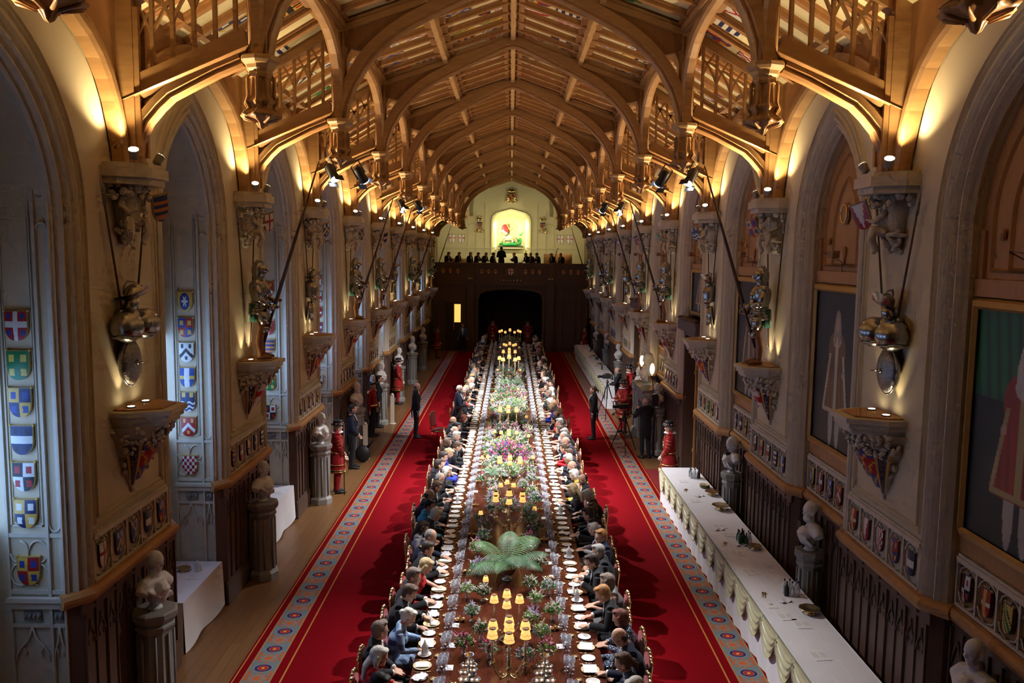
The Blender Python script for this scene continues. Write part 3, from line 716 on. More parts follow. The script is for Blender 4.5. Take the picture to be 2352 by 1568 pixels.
def letters(par,txt,s):
    for j,ch in enumerate(txt):
        me=LET.setdefault(ch,text_mesh(ch,.085,'gold')); v=.44+.085*j
        def P(u,v,off=0):
            w=.40*(1-v)**.85+.03; d=.50*(1-v)+.03; a=pi*(u if s<0 else 1-u); return Vector((sin(a)*(d+off),-cos(a)*(w+off),3.80-.82*v))
        u=.165+.05*(v-.3)/.66; p=P(u,v,.052); n=(P(u,v,.1)-P(u,v,0)).normalized(); up=(P(u,v-.02,.05)-P(u,v+.02,.05)).normalized(); xa=up.cross(n).normalized(); up=n.cross(xa)
        m=Matrix((xa,up,n)).transposed().to_4x4(); m.translation=p; o=put('ribbon_letter',me,par); o.matrix_local=m
LET={}
BR={(t,k):bracket(t,k) for t in (-1,1) for k in (0,1)}
def lamp_mesh():
    b=MB(); b.lathe([(.05,0),(.055,.012),(.045,.014)],n=14); c=MB(); c.lathe([(0,.016),(.042,.016)],n=14); return b.mesh('lamp_ring','black'),c.mesh('lamp_lens','warmlens')
LR,LL=lamp_mesh()
def kindof(k): return 'trophy' if k in (0,2,5,7) else 'knight'
for s,sn in ((-1,'left'),(1,'right')):
    for k in range(0,9):
        e=empty('wall_bracket',(s*XW,YK(k),0),0 if s<0 else pi,f'carved stone shelf bracket with ivy and painted flag on the {nth(k)} {sn} pier','bracket','carved shelf brackets along both walls')
        kd=0 if kindof(k)=='knight' else 1
        for n_,me in BR[s,kd].items(): put(n_,me,e)
        if k<4: letters(e,'HONI' if s<0 else 'PENSE',s)
        for t in ((-.2,.2) if kd else (-.26,)):
            l=empty('shelf_uplight',(s*(XW-.14 if kd else XW-.18),YK(k)+t*(1 if s<0 else -1)*1,4.01),0,f'round recessed uplight in the {nth(k)} {sn} bracket, {"nearer" if t<0 else "farther"} one','light','uplights let into the wall brackets'); put('lamp_ring',LR,l); put('lamp_lens',LL,l)
# ---- upper corbels with a seated child figure and shield
def limb(b,p,r,n=8): b.tube(p,r,n)
def putto():
    b=MB()
    b.ell((.17,-.02,.60),(.085,.08,.095),12,8); b.ell((.23,-.02,.575),(.04,.05,.05)); b.ell((.25,-.02,.60),(.02,.015,.02))
    b.tube([(.14,0,.12),(.13,0,.24),(.13,0,.38),(.15,0,.49),(.16,0,.55)],[.10,.115,.10,.085,.05],10)
    for t in (-1,1):
        b.tube([(.14,t*.09,.46),(.17,t*.15,.34),(.27,t*.11,.26),(.33,t*.07,.28)],[.045,.042,.034,.025],8); b.ell((.35,t*.06,.29),(.035,.025,.02))
        b.tube([(.14,t*.06,.14),(.28,t*.12,.16),(.30,t*.12,.04),(.24,t*.09,-.08),(.28,t*.09,-.12)],[.075,.06,.05,.035,.025],8)
    return remesh(b,.014,3)
PU=remat(putto(),'stone')
def corbel_parts():
    o={}; f=lambda a,h,z:(h,a,z); b=MB()
    for w,d,z0,z1 in ((.40,.46,6.66,6.74),(.44,.50,6.74,6.86),(.40,.46,6.86,6.91)): b.prism(half_oct(w,d),z0,z1,f)
    o['slab']=b.mesh('slab','stone')
    b=MB(); q=random.Random(9)
    b.tube([(.03,0,6.66),(.07,0,6.4),(.05,0,6.1),(.02,0,5.97)],[.2,.16,.09,.03],10)
    for i in range(60):
        z=q.choice([q.uniform(6.5,6.66),q.uniform(5.98,6.22)]); r=.26 if z>6.4 else .13*(z-5.9)/.3+.03; a=q.uniform(0,pi)
        b.ell((sin(a)*r*1.2+.02,-cos(a)*r*1.2,z),(q.uniform(.03,.06),q.uniform(.03,.06),q.uniform(.02,.045)),6,4,rot=Matrix.Rotation(q.uniform(0,3),3,'X'))
    o['foliage_carving']=b.mesh('foliage_carving','stone'); return o
CP=corbel_parts(); SS=[shield_mesh(i,.24,.34,.02) for i in range(len(DEF))]
hous=MB(); hous.lathe([(.03,-.06),(.05,-.05),(.055,.05),(.06,.06)],n=10); hous.box(-.01,.01,-.01,.01,-.10,-.05); hm=hous.mesh('lamp_housing','ped'); hl=MB(); hl.lathe([(0,.063),(.056,.063)],n=12); hlm=hl.mesh('lamp_lens','warmlens')
for s,sn in ((-1,'left'),(1,'right')):
    for k in range(-1,10):
        if k==9: continue
        e=empty('corbel',(s*XW,YK(k),0),0 if s<0 else pi,f'stone corbel with a seated child holding a shield, {nth(k+1)} from the camera on the {sn}','corbel','figure corbels carrying the roof trusses')
        for n_,me in CP.items(): put(n_,me,e)
        g=put('child_figure',PU,e,(.03,0,6.08)); g.rotation_euler=(0,0,(.35 if k%2 else -.5)*(1))
        i=(k*5+(1 if s>0 else 9))%26
        if k==0: i=21 if s<0 else 18
        sh=put('painted_shield',SS[i],e,(.40,(-.06 if s>0 else .06)+.12*(1 if s<0 else -1),6.42)); sh.rotation_euler=(.25,.25*(-1),pi/2+(-.5 if s<0 else .5))
        for t in (-1,1):
            l=empty('corbel_uplight_fitting',(s*4.36,YK(k)+t*.33,7.0),0,f'small angled uplight on the {nth(k+1)} {sn} corbel, {"near" if t<0 else "far"} side','light','uplights standing on the corbels'); l.rotation_euler=(-t*.6,-s*.25,0)
            put('lamp_housing',hm,l); put('lamp_lens',hlm,l)
# ================================================================ ARMOUR, TROPHIES, BUSTS, PORTRAITS
def knight_parts():
    """standing armour facing local +x, feet at z=0, 1.72 m tall"""
    o={}
    b=MB(); b.lathe([(.0,1.72),(.05,1.715),(.10,1.68),(.125,1.61),(.128,1.54),(.115,1.47),(.09,1.42),(.10,1.38),(.13,1.36)],(0,0,0),16,sy=.85)
    b.tube([(.02,0,1.585),(.10,0,1.57),(.145,0,1.53),(.165,0,1.51)],[(.10,.095),(.085,.08),(.045,.05),(.01,.015)],12)
    b.tube([(-.12,0,1.60),(-.03,0,1.735),(.08,0,1.71)],[.006,.012,.006],6)
    b.box(.115,.165,-.07,.07,1.555,1.562,1)
    o['helmet']=b.mesh('helmet',['steel','black'])
    b=MB(); b.lathe([(.12,.98),(.135,1.03),(.17,1.15),(.185,1.25),(.17,1.33),(.11,1.38),(.09,1.40)],(0,0,0),20,sx=.95,sy=1.05)
    b.ell((.08,0,1.20),(.12,.14,.15),14,10); 
    for z,r in ((1.0,.15),(.95,.165),(.90,.18),(.85,.19)): b.lathe([(r,z),(r+.012,z-.05),(r,z-.055)],(0,0,0),20,sx=.9)
    o['breastplate']=b.mesh('breastplate','steel')
    for t,nm in ((-1,0),(1,1)):
        b=MB(); b.ell((0,t*.21,1.32),(.10,.09,.095),12,8)
        el=(.06,t*.28,1.07); wr=(.22,t*.11,.92) if t<0 else (.24,t*.11,1.03)
        b.tube([(0,t*.22,1.32),(.03,t*.26,1.18),el],[.072,.066,.055],10); b.ell(el,(.062,.06,.062),10,8)
        b.tube([el,wr],[.055,.042],10); b.lathe([(.05,-.05),(.07,.03)],wr,10); h=(wr[0]+.06,wr[1]-t*.02,wr[2]+.01); b.ell(h,(.055,.04,.045),10,6)
        for q in range(4): b.tube([(h[0]+.03,h[1]-.03+.02*q,h[2]+.02),(h[0]+.07,h[1]-.03+.02*q,h[2]+.0),(h[0]+.05,h[1]-.03+.02*q,h[2]-.035)],.011,6)
        b.tube([(h[0]-.01,h[1]+.045*t,h[2]),(h[0]+.04,h[1]+.03*t,h[2]-.03)],.012,6)
        o['arm_armour',nm]=b.mesh('arm_armour','steel')
        b=MB(); b.tube([(.05,t*.1,.86),(.08,t*.115,.72),(.09,t*.12,.62)],[(.10,.12),(.095,.105),(.07,.08)],10)
        for q in range(5): b.lathe([(.115-.004*q,.84-.045*q),(.105-.004*q,.80-.045*q)],(.06+.006*q,t*.105,0),14,sy=.9)
        b.ell((.11,t*.12,.53),(.07,.065,.075),10,8)
        o['tasset',nm]=b.mesh('tasset','steel')
        b=MB(); b.tube([(.03,t*.10,.80),(.06,t*.12,.56),(.03,t*.12,.44),(.01,t*.12,.32),(.02,t*.12,.10),(.03,t*.12,.04)],[.085,.065,.06,.068,.045,.045],10)
        b.tube([(-.03,t*.12,.045),(.08,t*.13,.05),(.17,t*.14,.035),(.22,t*.145,.025)],[(.04,.045),(.045,.045),(.045,.03),(.03,.02)],10)
        o['boot',nm]=b.mesh('boot','leather')
    b=MB(); b.lathe([(.15,.98),(.165,.80),(.185,.66)],(-.075,0,0),18,sx=.62,flute=.08,nf=9); o['velvet_skirt']=b.mesh('velvet_skirt','green')
    return o
KN=knight_parts()
def spear_mesh(L,r=.014,head=.42):
    b=MB(); b.tube([(0,0,0),(0,0,L*.4),(0,0,L-head)],[r*1.1,r,r*.8],8); c=MB(); c.tube([(0,0,L-head),(0,0,L-head*.95),(0,0,L-head*.6),(0,0,L)],[(r*1.3,r*1.3),(r*1.5,r*.9),(r*1.4,r*.5),(.001,.001)],8)
    return b.mesh('shaft','spear'),c.mesh('spear_head','wroughtsteel')
SPM=spear_mesh(2.35); SPS=spear_mesh(2.15,.012,.3)
def aim(o,a,b):
    d=Vector(b)-Vector(a); o.location=a; o.rotation_mode='QUATERNION'; o.rotation_quaternion=d.to_track_quat('Z','Y')
def lance_mesh(L):
    b=MB(); b.tube([(0,0,0),(0,0,.4),(0,0,.42),(0,0,.7),(0,0,.72),(0,0,L*.6),(0,0,L)],[.03,.034,.022,.022,.034,.026,.013],10); return b.mesh('lance','spear')
LN=lance_mesh(3.32)
def morion(b,c,r,rot=None):
    M0=b.M; b.M=Matrix.Translation(c)@(rot or Matrix()); b.lathe([(0,r*1.0),(r*.35,r*.93),(r*.7,r*.65),(r*.85,r*.2),(r*.88,0),(r*.86,-.01)],n=16,sy=.85)
    b.tube([(-r*.8,0,r*.5),(-r*.4,0,r*1.1),(0,0,r*1.35),(r*.4,0,r*1.1),(r*.8,0,r*.5)],[.004,.012,.014,.012,.004],6)
    b.grid(20,2,lambda u,v:(cos(2*pi*u)*(r*.85+r*.75*v*abs(cos(2*pi*u))),sin(2*pi*u)*r*(.78+.25*v),.0+v*r*.5*cos(2*pi*u)**2)); b.M=M0
def trophy_parts(v):
    o={}
    b=MB(); morion(b,(.20,.0,5.40),.15,Matrix.Rotation(-.5,4,'Y')@Matrix.Rotation(.6,4,'Z')); b.tube([(.05,0,5.2),(.14,.0,5.28),(.16,0,5.40)],[.07,.085,.07],10); o['helmet']=b.mesh('helmet','steel')
    if v==0:
        for t in (-1,1):
            b=MB(); b.ell((.19,t*.23,5.05),(.19,.20,.19),16,10); b.tube([(.19+.15*cos(a),t*.23+.19*sin(a),4.93) for a in [i*2*pi/16 for i in range(17)]],.012,6)
            b.tube([(.05,t*.12,5.25),(.10,t*.10,5.1)],[.05,.08],10); o['breastplate',t]=b.mesh('breastplate','steel')
        b=MB(); b.tube([(.08,0,4.95),(.14,0,5.1),(.12,0,5.25)],[.10,.13,.08],12); o['gorget']=b.mesh('gorget','steel')
        b=MB(); b.ell((.10,.0,4.60),(.10,.24,.28),24,12); o['oval_shield']=b.mesh('oval_shield','wroughtsteel')
        b=MB(); b.tube([(.10+.01,.243*cos(i*pi/16),4.60+.285*sin(i*pi/16)) for i in range(33)],.010,6); b.ell((.20,0,4.6),(.03,.03,.03)); b.tube([(.18,0,4.6),(.32,0,4.6)],[.012,.002],6); o['shield_rim']=b.mesh('shield_rim','steel')
    else:
        b=MB(); b.tube([(.08,0,5.3),(.13,0,5.12),(.12,0,4.98),(.1,0,4.9)],[(.11,.1),(.15,.12),(.12,.1),(.13,.1)],14); o['breastplate']=b.mesh('breastplate','steel')
        b=MB(); b.tube([(.12,-.02,4.95),(.16,.0,4.85),(.14,.02,4.78)],[.05,.06,.045],10); o['gauntlet']=b.mesh('gauntlet','steel')
        b=MB(); b.lathe([(.10,4.82),(.12,4.65),(.17,4.38),(.165,4.38)],(.09,0,0),14,sx=.55,flute=.05,nf=7); o['tasset']=b.mesh('tasset','steel')
    return o
TR=[trophy_parts(0),trophy_parts(1)]
for s,sn in ((-1,'left'),(1,'right')):
    rz=0 if s<0 else pi
    for k in range(0,9):
        y=YK(k); far=k>2
        if kindof(k)=='knight':
            e=empty('suit_of_armour',(s*(XW-.27),y,4.012),rz+(.12 if s<0 else -.12),f'steel suit of armour with green skirt and brown boots on the {nth(k)} {sn} bracket','armour','suits of armour standing on the brackets')
            for n_,me in KN.items(): put(n_ if isinstance(n_,str) else n_[0],me,e)
            l=put('lance',LN); aim(l,(s*(XW-.34),y-.02,4.30),(s*(XW-1.36),y-.05,7.44)); tag(l,f'long dark lance slanting up to the roof, held by the {nth(k)} {sn} armour','lance','lances held by the suits of armour')
        else:
            v=0 if k==0 else 1
            e=empty('armour_trophy',(s*XW,y-.1,-.05),rz,f'wall trophy of helmet and {"embossed shield" if v==0 else "breastplate and skirt plates"} on the {nth(k)} {sn} pier','armour','armour trophies hung on the piers')
            for n_,me in TR[v].items(): put(n_ if isinstance(n_,str) else n_[0],me,e)
        for t in (-1,1):
            sp=empty('spear',(0,0,0),0,f'thin spear on the wall {"nearer side of" if t<0 else "farther side of"} the {nth(k)} {sn} armour','spear','pairs of spears on the piers')
            aim(sp,(s*(XW-.07),y+t*.12,4.9 if kindof(k)=='trophy' else 4.3),(s*(XW-.07),y+t*(.60 if k==0 else .5),6.75)); 
            mm_=SPM if k==0 or kindof(k)=='knight' else SPS
            sp.scale=(1,1,(Vector((0,t*.5,6.75))-Vector((0,t*.12,4.9 if kindof(k)=='trophy' else 4.3))).length/(2.35 if mm_ is SPM else 2.15)); put('shaft',mm_[0],sp); put('spear_head',mm_[1],sp)
# ---------------------------------------------------------------- marble busts on pedestals
def head_shapes(b,c=(0,0,0),R_=None,nose=1,beard=0,sc=1):
    """closed overlapping shapes forming a head that faces +x; c is the centre of the skull"""
    c=Vector(c); R_=R_ or Matrix.Identity(3)
    def e(p,r,n=12,k=8): b.ell(c+R_@(Vector(p)*sc),tuple(q*sc for q in r),n,k,rot=R_)
    e((0,0,.022),(.098,.077,.095)); e((.012,0,-.035),(.078,.066,.085)); e((.04,0,-.078),(.044,.044,.038)); e((.022,0,-.05),(.062,.060,.055))
    e((.094,0,-.018),(.020*nose,.012,.024)); e((.100,0,-.030),(.017*nose,.015,.011)); e((.078,0,.014),(.020,.052,.011)); e((.076,0,-.060),(.016,.026,.007)); e((.076,0,-.071),(.014,.022,.007)); e((.071,0,-.095),(.018,.02,.015))
    for t in (-1,1): e((-.008,t*.078,-.022),(.019,.010,.032)); e((.068,t*.036,-.035),(.02,.022,.02))
    if beard: e((.055,0,-.10),(.045,.05,.05)); e((.03,0,-.09),(.06,.066,.05))
def bust_mesh(v):
    b=MB(); head_shapes(b,(.03,0,.62),Matrix.Rotation(.05,3,'Y'),1.05,beard=v==1,sc=1.16)
    if v!=0: b.ell((.0,0,.68),(.115,.10,.10)); 
    if v==2: b.ell((-.04,0,.58),(.10,.105,.14))
    b.tube([(0,0,.30),(.01,0,.42),(.02,0,.56)],[(.13,.10),(.075,.07),(.062,.065)],12)
    b.tube([(.02,-.24,.26),(.0,-.16,.33),(0,0,.35),(.0,.16,.33),(.02,.24,.26)],[.075,.10,.11,.10,.075],12)
    b.tube([(0,0,.06),(.03,0,.14),(.03,0,.26),(.0,0,.34)],[(.05,.05),(.14,.10),(.21,.13),(.16,.11)],14)
    for i in range(6): b.tube([(.10,-.2+.03*i,.30),(.16,-.08+.04*i,.2),(.10,.05+.03*i,.12)],.018,6)
    b.lathe([(.0,0),(.10,.0),(.10,.02),(.06,.05),(.055,.1),(.08,.12)],n=14)
    return remat(remesh(b,.013,2),'marble')
BU=[bust_mesh(i) for i in range(3)]
b=MB(); b.lathe([(.27,0),(.27,.12),(.235,.16),(.22,.18),(.21,1.13),(.22,1.16),(.25,1.20),(.25,1.23),(.22,1.25),(.28,1.33),(.29,1.40),(.26,1.415),(0,1.415)],n=8,sm=False)
for i in range(8):
    a=i*pi/4+pi/8; b.tube([(.215*cos(a),.215*sin(a),.2),(.215*cos(a),.215*sin(a),1.12)],.016,6); b.ell((.262*cos(a+pi/8),.262*sin(a+pi/8),1.36),(.03,.03,.025),6,4)
PD=b.mesh('pedestal','ped')
for s,sn,ks in ((-1,'left',range(0,9)),(1,'right',range(-1,8))):
    for k in ks:
        if s>0 and k in (2,3,4): continue
        x,y=(s*4.44,YK(k)-.02) if s<0 else (4.68,YK(k)+2.34)
        if s<0 and k==8: continue
        rz=(-.35 if s<0 else pi+.25)
        z0=.0
        p=put('pedestal',PD,None,(x,y,z0),0); tag(p,f'grey stone pedestal under the {nth(k+(s>0))} marble bust on the {sn}','pedestal','stone pedestals along the walls')
        if s>0: p.scale=(.82,.82,1)
        b_=put('marble_bust',BU[(k+1)%3] if not (s<0 and k<2) else BU[0],None,(x,y,1.415),rz); tag(b_,f'white marble bust, {nth(k+(s>0))} from the camera along the {sn} wall','bust','white marble busts')
# ---------------------------------------------------------------- portraits in the right hand recesses
def portrait(robe,trim,hair,bg,leg=True,curt=None):
    def col(u,v):   # u across, v from foot (0) to top (1)
        z=v; x=(u-.5)
        def el(cx,cz,rx,rz): return ((x-cx)/rx)**2+((z-cz)/rz)**2<1
        n=noise.noise(Vector((u*6,v*9,robe[0]*9)))*.5+.5
        c=tuple(q*(.5+.8*n) for q in bg)
        if curt and z>.62 and x<.05+.2*n and (x+.5+z*.3)<1.0: c=tuple(q*(.3+1.0*abs(math.sin(x*30+z*6))) for q in curt)
        if leg and (el(-.07,.18,.05,.17) or el(.08,.17,.05,.16)): c=(.45,.42,.38)
        if abs(x)<.13+.20*(1-z/.62)*(z<.62) and .22<z<.70: c=tuple(q*(.6+.6*abs(math.sin(x*40+z*3))) for q in robe)
        if el(0,.62,.19,.13): c=tuple(q*(.7+.5*n) for q in robe)
        if (abs(x)<.035 and .25<z<.66) or (abs(abs(x)-.13-.20*(1-z/.62))<.02 and .24<z<.6) or (.225<z<.25 and abs(x)<.27): c=trim
        if el(0,.69,.085,.05): c=(.62,.58,.48)
        if el(0,.79,.062,.085) or el(-.045,.735,.035,.08) or el(.045,.735,.035,.08): c=hair
        if el(0,.785,.035,.048): c=(.60,.38,.26)
        if el(-.17,.5,.03,.02) or el(.15,.48,.03,.02): c=(.55,.36,.25)
        return tuple(w_*(.85+.35*n) for w_ in c)
    nu,nv=110,190; b=MB(); b.grid(nu,nv,lambda u,v:(u-.5,0,v)); me=b.mesh('painted_canvas','canvas')
    a=me.color_attributes.new('Col','FLOAT_COLOR','POINT'); d=[]
    for v in me.vertices: d+=[*col(v.co.x+.5,v.co.z),1]
    a.data.foreach_set('color',d); return me
PT=[portrait((.34,.03,.015),(.45,.35,.15),(.55,.53,.5),(.02,.022,.018),curt=(.01,.12,.04)),portrait((.20,.10,.03),(.62,.52,.38),(.35,.30,.24),(.028,.022,.016)),portrait((.15,.07,.03),(.5,.42,.3),(.2,.14,.09),(.05,.035,.02)),portrait((.30,.12,.05),(.6,.5,.35),(.3,.22,.15),(.03,.025,.02))]
for k in range(-1,8):
    y=YK(k)+B/2; z0,z1=(3.02,5.42) if k not in DOORB else (4.55,5.5)
    if k in DOORB: z0,z1=4.42,5.5
    e=empty('portrait',(XW+.23,y,z0),-pi/2,f'full length portrait of a robed figure in a gilt frame, {nth(k+1)} along the right','painting','portraits in the right recesses')
    p=put('painted_canvas',PT[(k+1)%4],e,(0,-.02,0)); p.scale=(1.72,1,z1-z0)
    b=MB(); h=z1-z0; b.sweep([(-.86,0),(.86,0),(.86,h),(-.86,h),(-.86,0)],[(0,-.02),(.03,-.05),(0,-.09),(-.06,-.07),(-.09,-.0),(0,0)],lambda a,z,q:(a,q,z),cap=False); b.build('gilt_frame',mat('gilt_frame' if k<0 else 'gilt_frame_b',(.55,.33,.10),.4,.3) if k<1 else bpy.data.materials['gilt_frame_b'],e)
    b=MB(); b.tube([(XW+.24,y,5.5),(XW+.2,y-.02,5.85),(XW-.1,y-.1,5.98),(XW-.25,y-.75,5.95)],.006,6); o=b.build('bracket_arm','spear'); o2=None
    l=empty('picture_light',(0,0,0),0,f'brown picture light on a thin curved arm at the {nth(k+1)} right recess','light','picture lights on curved arms'); o.parent=l
    b=MB(); b.prism([(-.09,-.05),(.09,-.05),(.11,.05),(-.11,.05)],-.05,.05,lambda a,z,q:(XW-.25+q,y-.85+a,5.95+z)); b.build('lamp_box','leather',l)
# ================================================================ FAR END: GALLERY AND END WALL
W4=tag(empty('wall_end'),kind='structure')
YB=56.6
def ex(x,z,y): return (x,y,z)
# end wall with the lit niche
NI=[(-1.23,5.95),(-1.23,8.15),(-1.15,8.42),(-.95,8.6),(0,8.85),(.95,8.6),(1.15,8.42),(1.23,8.15),(1.23,5.95)]
b=MB(); b.prism([(-5.9,0),(0,0),(0,5.95)]+NI[:4]+[(0,8.85),(0,12),(-5.9,12)],YB,YB+.5,ex); b.prism([(5.9,0),(0,0),(0,5.95)]+NI[::-1][:4]+[(0,8.85),(0,12),(5.9,12)],YB,YB+.5,ex); b.build('plaster','gwall',W4)
b=MB(); b.box(-1.4,1.4,YB+.45,YB+.5,5.8,9); b.build('niche_back',mat('niche_plaster',(.72,.68,.40),.8),W4)
b=MB(); b.sweep(NI,[(.14,-.03),(.10,-.07),(.05,-.03),(.0,0),(-.06,.10),(-.1,.12),(-.12,.22),(-.17,.24),(-.17,.42)],lambda x,z,d:(x,YB+d,z),closed=False)
for s in (-1,1):
    for x in (2.35,2.9,1.75): b.box(s*x-.02,s*x+.02,YB-.03,YB,6.0,8.3+(2.9-x)*.9)
    b.sweep([(s*2.6+.42*cos(pi*i/10),7.55+.42*sin(pi*i/10)) for i in range(11)],[(0,-.03),(.03,-.05),(.05,0)],lambda x,z,d:(x,YB+d,z))
b.box(-4.7,4.7,YB-.04,YB,6.28,6.36); b.build('plaster_moulding','gwall',W4)
for s in (-1,1):
    b=MB(); b.box(s*1.03-.035,s*1.03+.035,YB+.10,YB+.14,6.25,8.25); o=b.build('niche_light_strip',emat('niche_tube',(1,.90,.40),4)); tag(o,f'glowing yellow light strip up the {"left" if s<0 else "right"} edge of the relief niche','light')
# relief of a mounted rider and dragon
e=empty('painted_relief',(0,YB+.40,6.45),0,'painted relief of lancer on white horse above green dragon, in the lit niche','relief')
def rl(fn,c,name):
    b=MB(); fn(b); o=b.build(name,mat('relief_'+name,c,.5),e); return o
b=MB(); b.box(-.86,.86,-.08,.04,-.12,-.0); b.prism([(-.9,-.02),(.9,-.02),(.75,-.22),(-.75,-.22)],-.3,.04,lambda x,z,y:(x,y,z)); b.build('ledge','wains',e)
def horse(b):
    b.ell((-.05,-.06,.62),(.38,.12,.22),14,8,rot=Matrix.Rotation(-.5,3,'Y')); b.tube([(-.3,-.08,.78),(-.5,-.09,1.0),(-.55,-.09,1.1)],[.15,.1,.08],10); b.tube([(-.52,-.1,1.1),(-.66,-.1,.98),(-.74,-.1,.9)],[.08,.06,.045],8)
    b.tube([(-.3,-.08,.6),(-.55,-.09,.55),(-.6,-.09,.38),(-.7,-.09,.34)],[.09,.06,.04,.04],8); b.tube([(-.25,-.08,.5),(-.48,-.09,.4),(-.45,-.09,.2)],[.08,.05,.035],8)
    b.tube([(.2,-.07,.5),(.38,-.08,.3),(.25,-.08,.12),(.3,-.08,.02)],[.13,.07,.045,.05],8); b.tube([(.12,-.07,.45),(.1,-.08,.25),(0,-.08,.1)],[.11,.06,.04],8); b.tube([(.28,-.06,.62),(.45,-.06,.62),(.5,-.06,.4)],[.04,.05,.02],8)
rl(horse,(.82,.76,.58),'horse')
def rider(b):
    b.tube([(.0,-.1,.75),(.05,-.12,1.0),(.02,-.12,1.12)],[.12,.13,.07],10); b.ell((0,-.13,1.27),(.08,.07,.1)); b.tube([(.1,-.14,1.08),(.28,-.16,1.15),(.15,-.18,1.3)],[.06,.05,.04],8); b.tube([(.05,-.14,.75),(.22,-.17,.6),(.2,-.17,.4)],[.08,.06,.04],8); b.ell((.0,-.1,1.42),(.13,.04,.08))
rl(rider,(.62,.57,.42),'rider')
rl(lambda b:(b.ell((-.42,-.12,1.18),(.24,.06,.30),14,8),b.ell((-.3,-.12,1.0),(.14,.05,.16))),(.50,.03,.05),'red_cloak')
def drag(b):
    b.tube([(-.8,-.06,.12),(-.6,-.08,.22),(-.5,-.08,.08),(-.3,-.1,.1),(0,-.1,.14),(.35,-.1,.12),(.62,-.1,.22),(.66,-.1,.42),(.52,-.1,.5)],[.05,.08,.09,.1,.13,.13,.11,.09,.07],10)
    b.prism([(.3,.2),(.45,.55),(.55,.45),(.7,.6),(.75,.3)],-.06,.0,lambda x,z,y:(x,y,z)); b.prism([(.55,.75),(.9,1.05),(.7,.7)],-.06,.0,lambda x,z,y:(x,y,z)); b.prism([(-.8,.05),(.8,.05),(.8,-.0),(-.8,-.0)],-.12,0,lambda x,z,y:(x,y,z))
rl(drag,(.02,.30,.08),'dragon')
rl(lambda b:b.tube([(-.35,-.2,1.55),(.05,-.22,.9),(.5,-.2,.1)],.028,8),(.75,.55,.15),'lance')
# crests
def crest(x,z,lab,big):
    e=empty('gilt_crest',(x,YB-.02,z),0,lab,'crest','gilt crests on the end wall'); 
    b=MB(); q=random.Random(int(z*10))
    if big:
        for t in (-1,1): b.tube([(t*.16,-.08,-.25),(t*.26,-.08,0),(t*.2,-.1,.25),(t*.16,-.1,.36)],[.09,.08,.07,.06],8); b.ell((t*.18,-.12,.40),(.08,.07,.08)); b.tube([(t*.2,-.08,-.2),(t*.42,-.08,-.3)],[.06,.03],6)
    for i in range(26): b.ell((q.uniform(-.28,.28),-.04,q.uniform(-.48,-.2) if not big else q.uniform(-.38,-.25)),(.05,.03,.05),6,4)
    b.build('scrollwork','gold',e); b=MB(); b.lathe([(.17,.36),(.2,.42),(.2,.5),(.17,.5)],(0,-.05,-.05),16,sy=.4)
    for i in range(5): b.ell((-.18+.09*i,-.08,.56-.05+.04*(2-abs(i-2))),(.03,.03,.06),6,4)
    b.build('crown','gold',e); p=put('painted_shield',SS[6 if big else 21],e,(0,-.08,0)); p.scale=(1.5,1,1.2)
crest(0,9.75,'large gilt and painted royal crest high on the end wall above the niche',1)
crest(-2.15,7.85,'gilt crowned crest on the end wall beside the niche, left one',0); crest(2.15,7.85,'gilt crowned crest on the end wall beside the niche, right one',0)
GS=shield_mesh(14,.46,.62,.03)
for i,x in enumerate((-4.0,-3.35,3.35,4.0)):
    sh=put('heraldic_shield',GS,None,(x,YB-.0,6.93)); tag(sh,f'white shield with red cross on the end wall, {["outer left","inner left","inner right","outer right"][i]} one','shield','red cross shields on the end wall')
# gallery: parapet, columns, screen
Gy=YF
b=MB()
b.box(-4.7,4.7,Gy,Gy+.16,4.10,5.25); b.box(-4.7,4.7,Gy-.08,Gy+.24,5.25,5.38); b.box(-4.7,4.7,Gy-.06,Gy,4.05,4.2); b.box(-4.7,4.7,Gy,YB,4.0,4.1)
for x in (-2.43,2.43): b.box(x-.2,x+.2,Gy-.1,Gy+.1,0,5.25)
for x in [-4.3+.43*i for i in range(21)]: 
    if abs(abs(x)-2.43)>.3 and abs(x)>.5: b.box(x-.012,x+.012,Gy-.03,Gy,4.62,5.1)
b.box(-4.7,4.7,Gy-.04,Gy,5.1,5.16); b.box(-4.7,4.7,Gy-.04,Gy,4.55,4.62)
tag(b.build('gallery_parapet','wains'),'dark oak gallery front with carved parapet across the far end of the hall','gallery')
door=[(-1.95,0),(-1.95,3.1),(-1.85,3.45),(-1.5,3.62),(0,3.78),(1.5,3.62),(1.85,3.45),(1.95,3.1),(1.95,0)]
b=MB(); b.prism([(-4.7,0),(-1.95,0)]+door[1:4]+[(0,3.78),(0,4.05),(-4.7,4.05)],Gy+.1,Gy+.3,ex); b.prism([(4.7,0),(1.95,0)]+door[::-1][1:4]+[(0,3.78),(0,4.05),(4.7,4.05)],Gy+.1,Gy+.3,ex)
b.sweep(door,[(.0,.0),(.06,-.05),(.14,-.05),(.2,.0)],lambda x,z,d:(x,Gy+.08+d,z))
for s in (-1,1):
    for x in (2.75,3.15,3.95,4.35): 
        if s<0 and x>3: continue
        b.box(s*x-.02,s*x+.02,Gy+.06,Gy+.1,.2,3.8)
    for z in (.2,1.9,3.0,3.8): 
        if s>0: b.box(2.7,4.6,Gy+.05,Gy+.1,z,z+.06)
b.build('oak_screen','wains',W4)
b=MB(); b.box(-2.2,2.2,Gy+2.6,Gy+2.7,0,4.0); b.box(-2.2,-2.1,Gy+.3,Gy+2.6,0,4); b.box(2.1,2.2,Gy+.3,Gy+2.6,0,4); b.build('vestibule',mat('dark_vestibule',(.018,.010,.008),.8),W4)
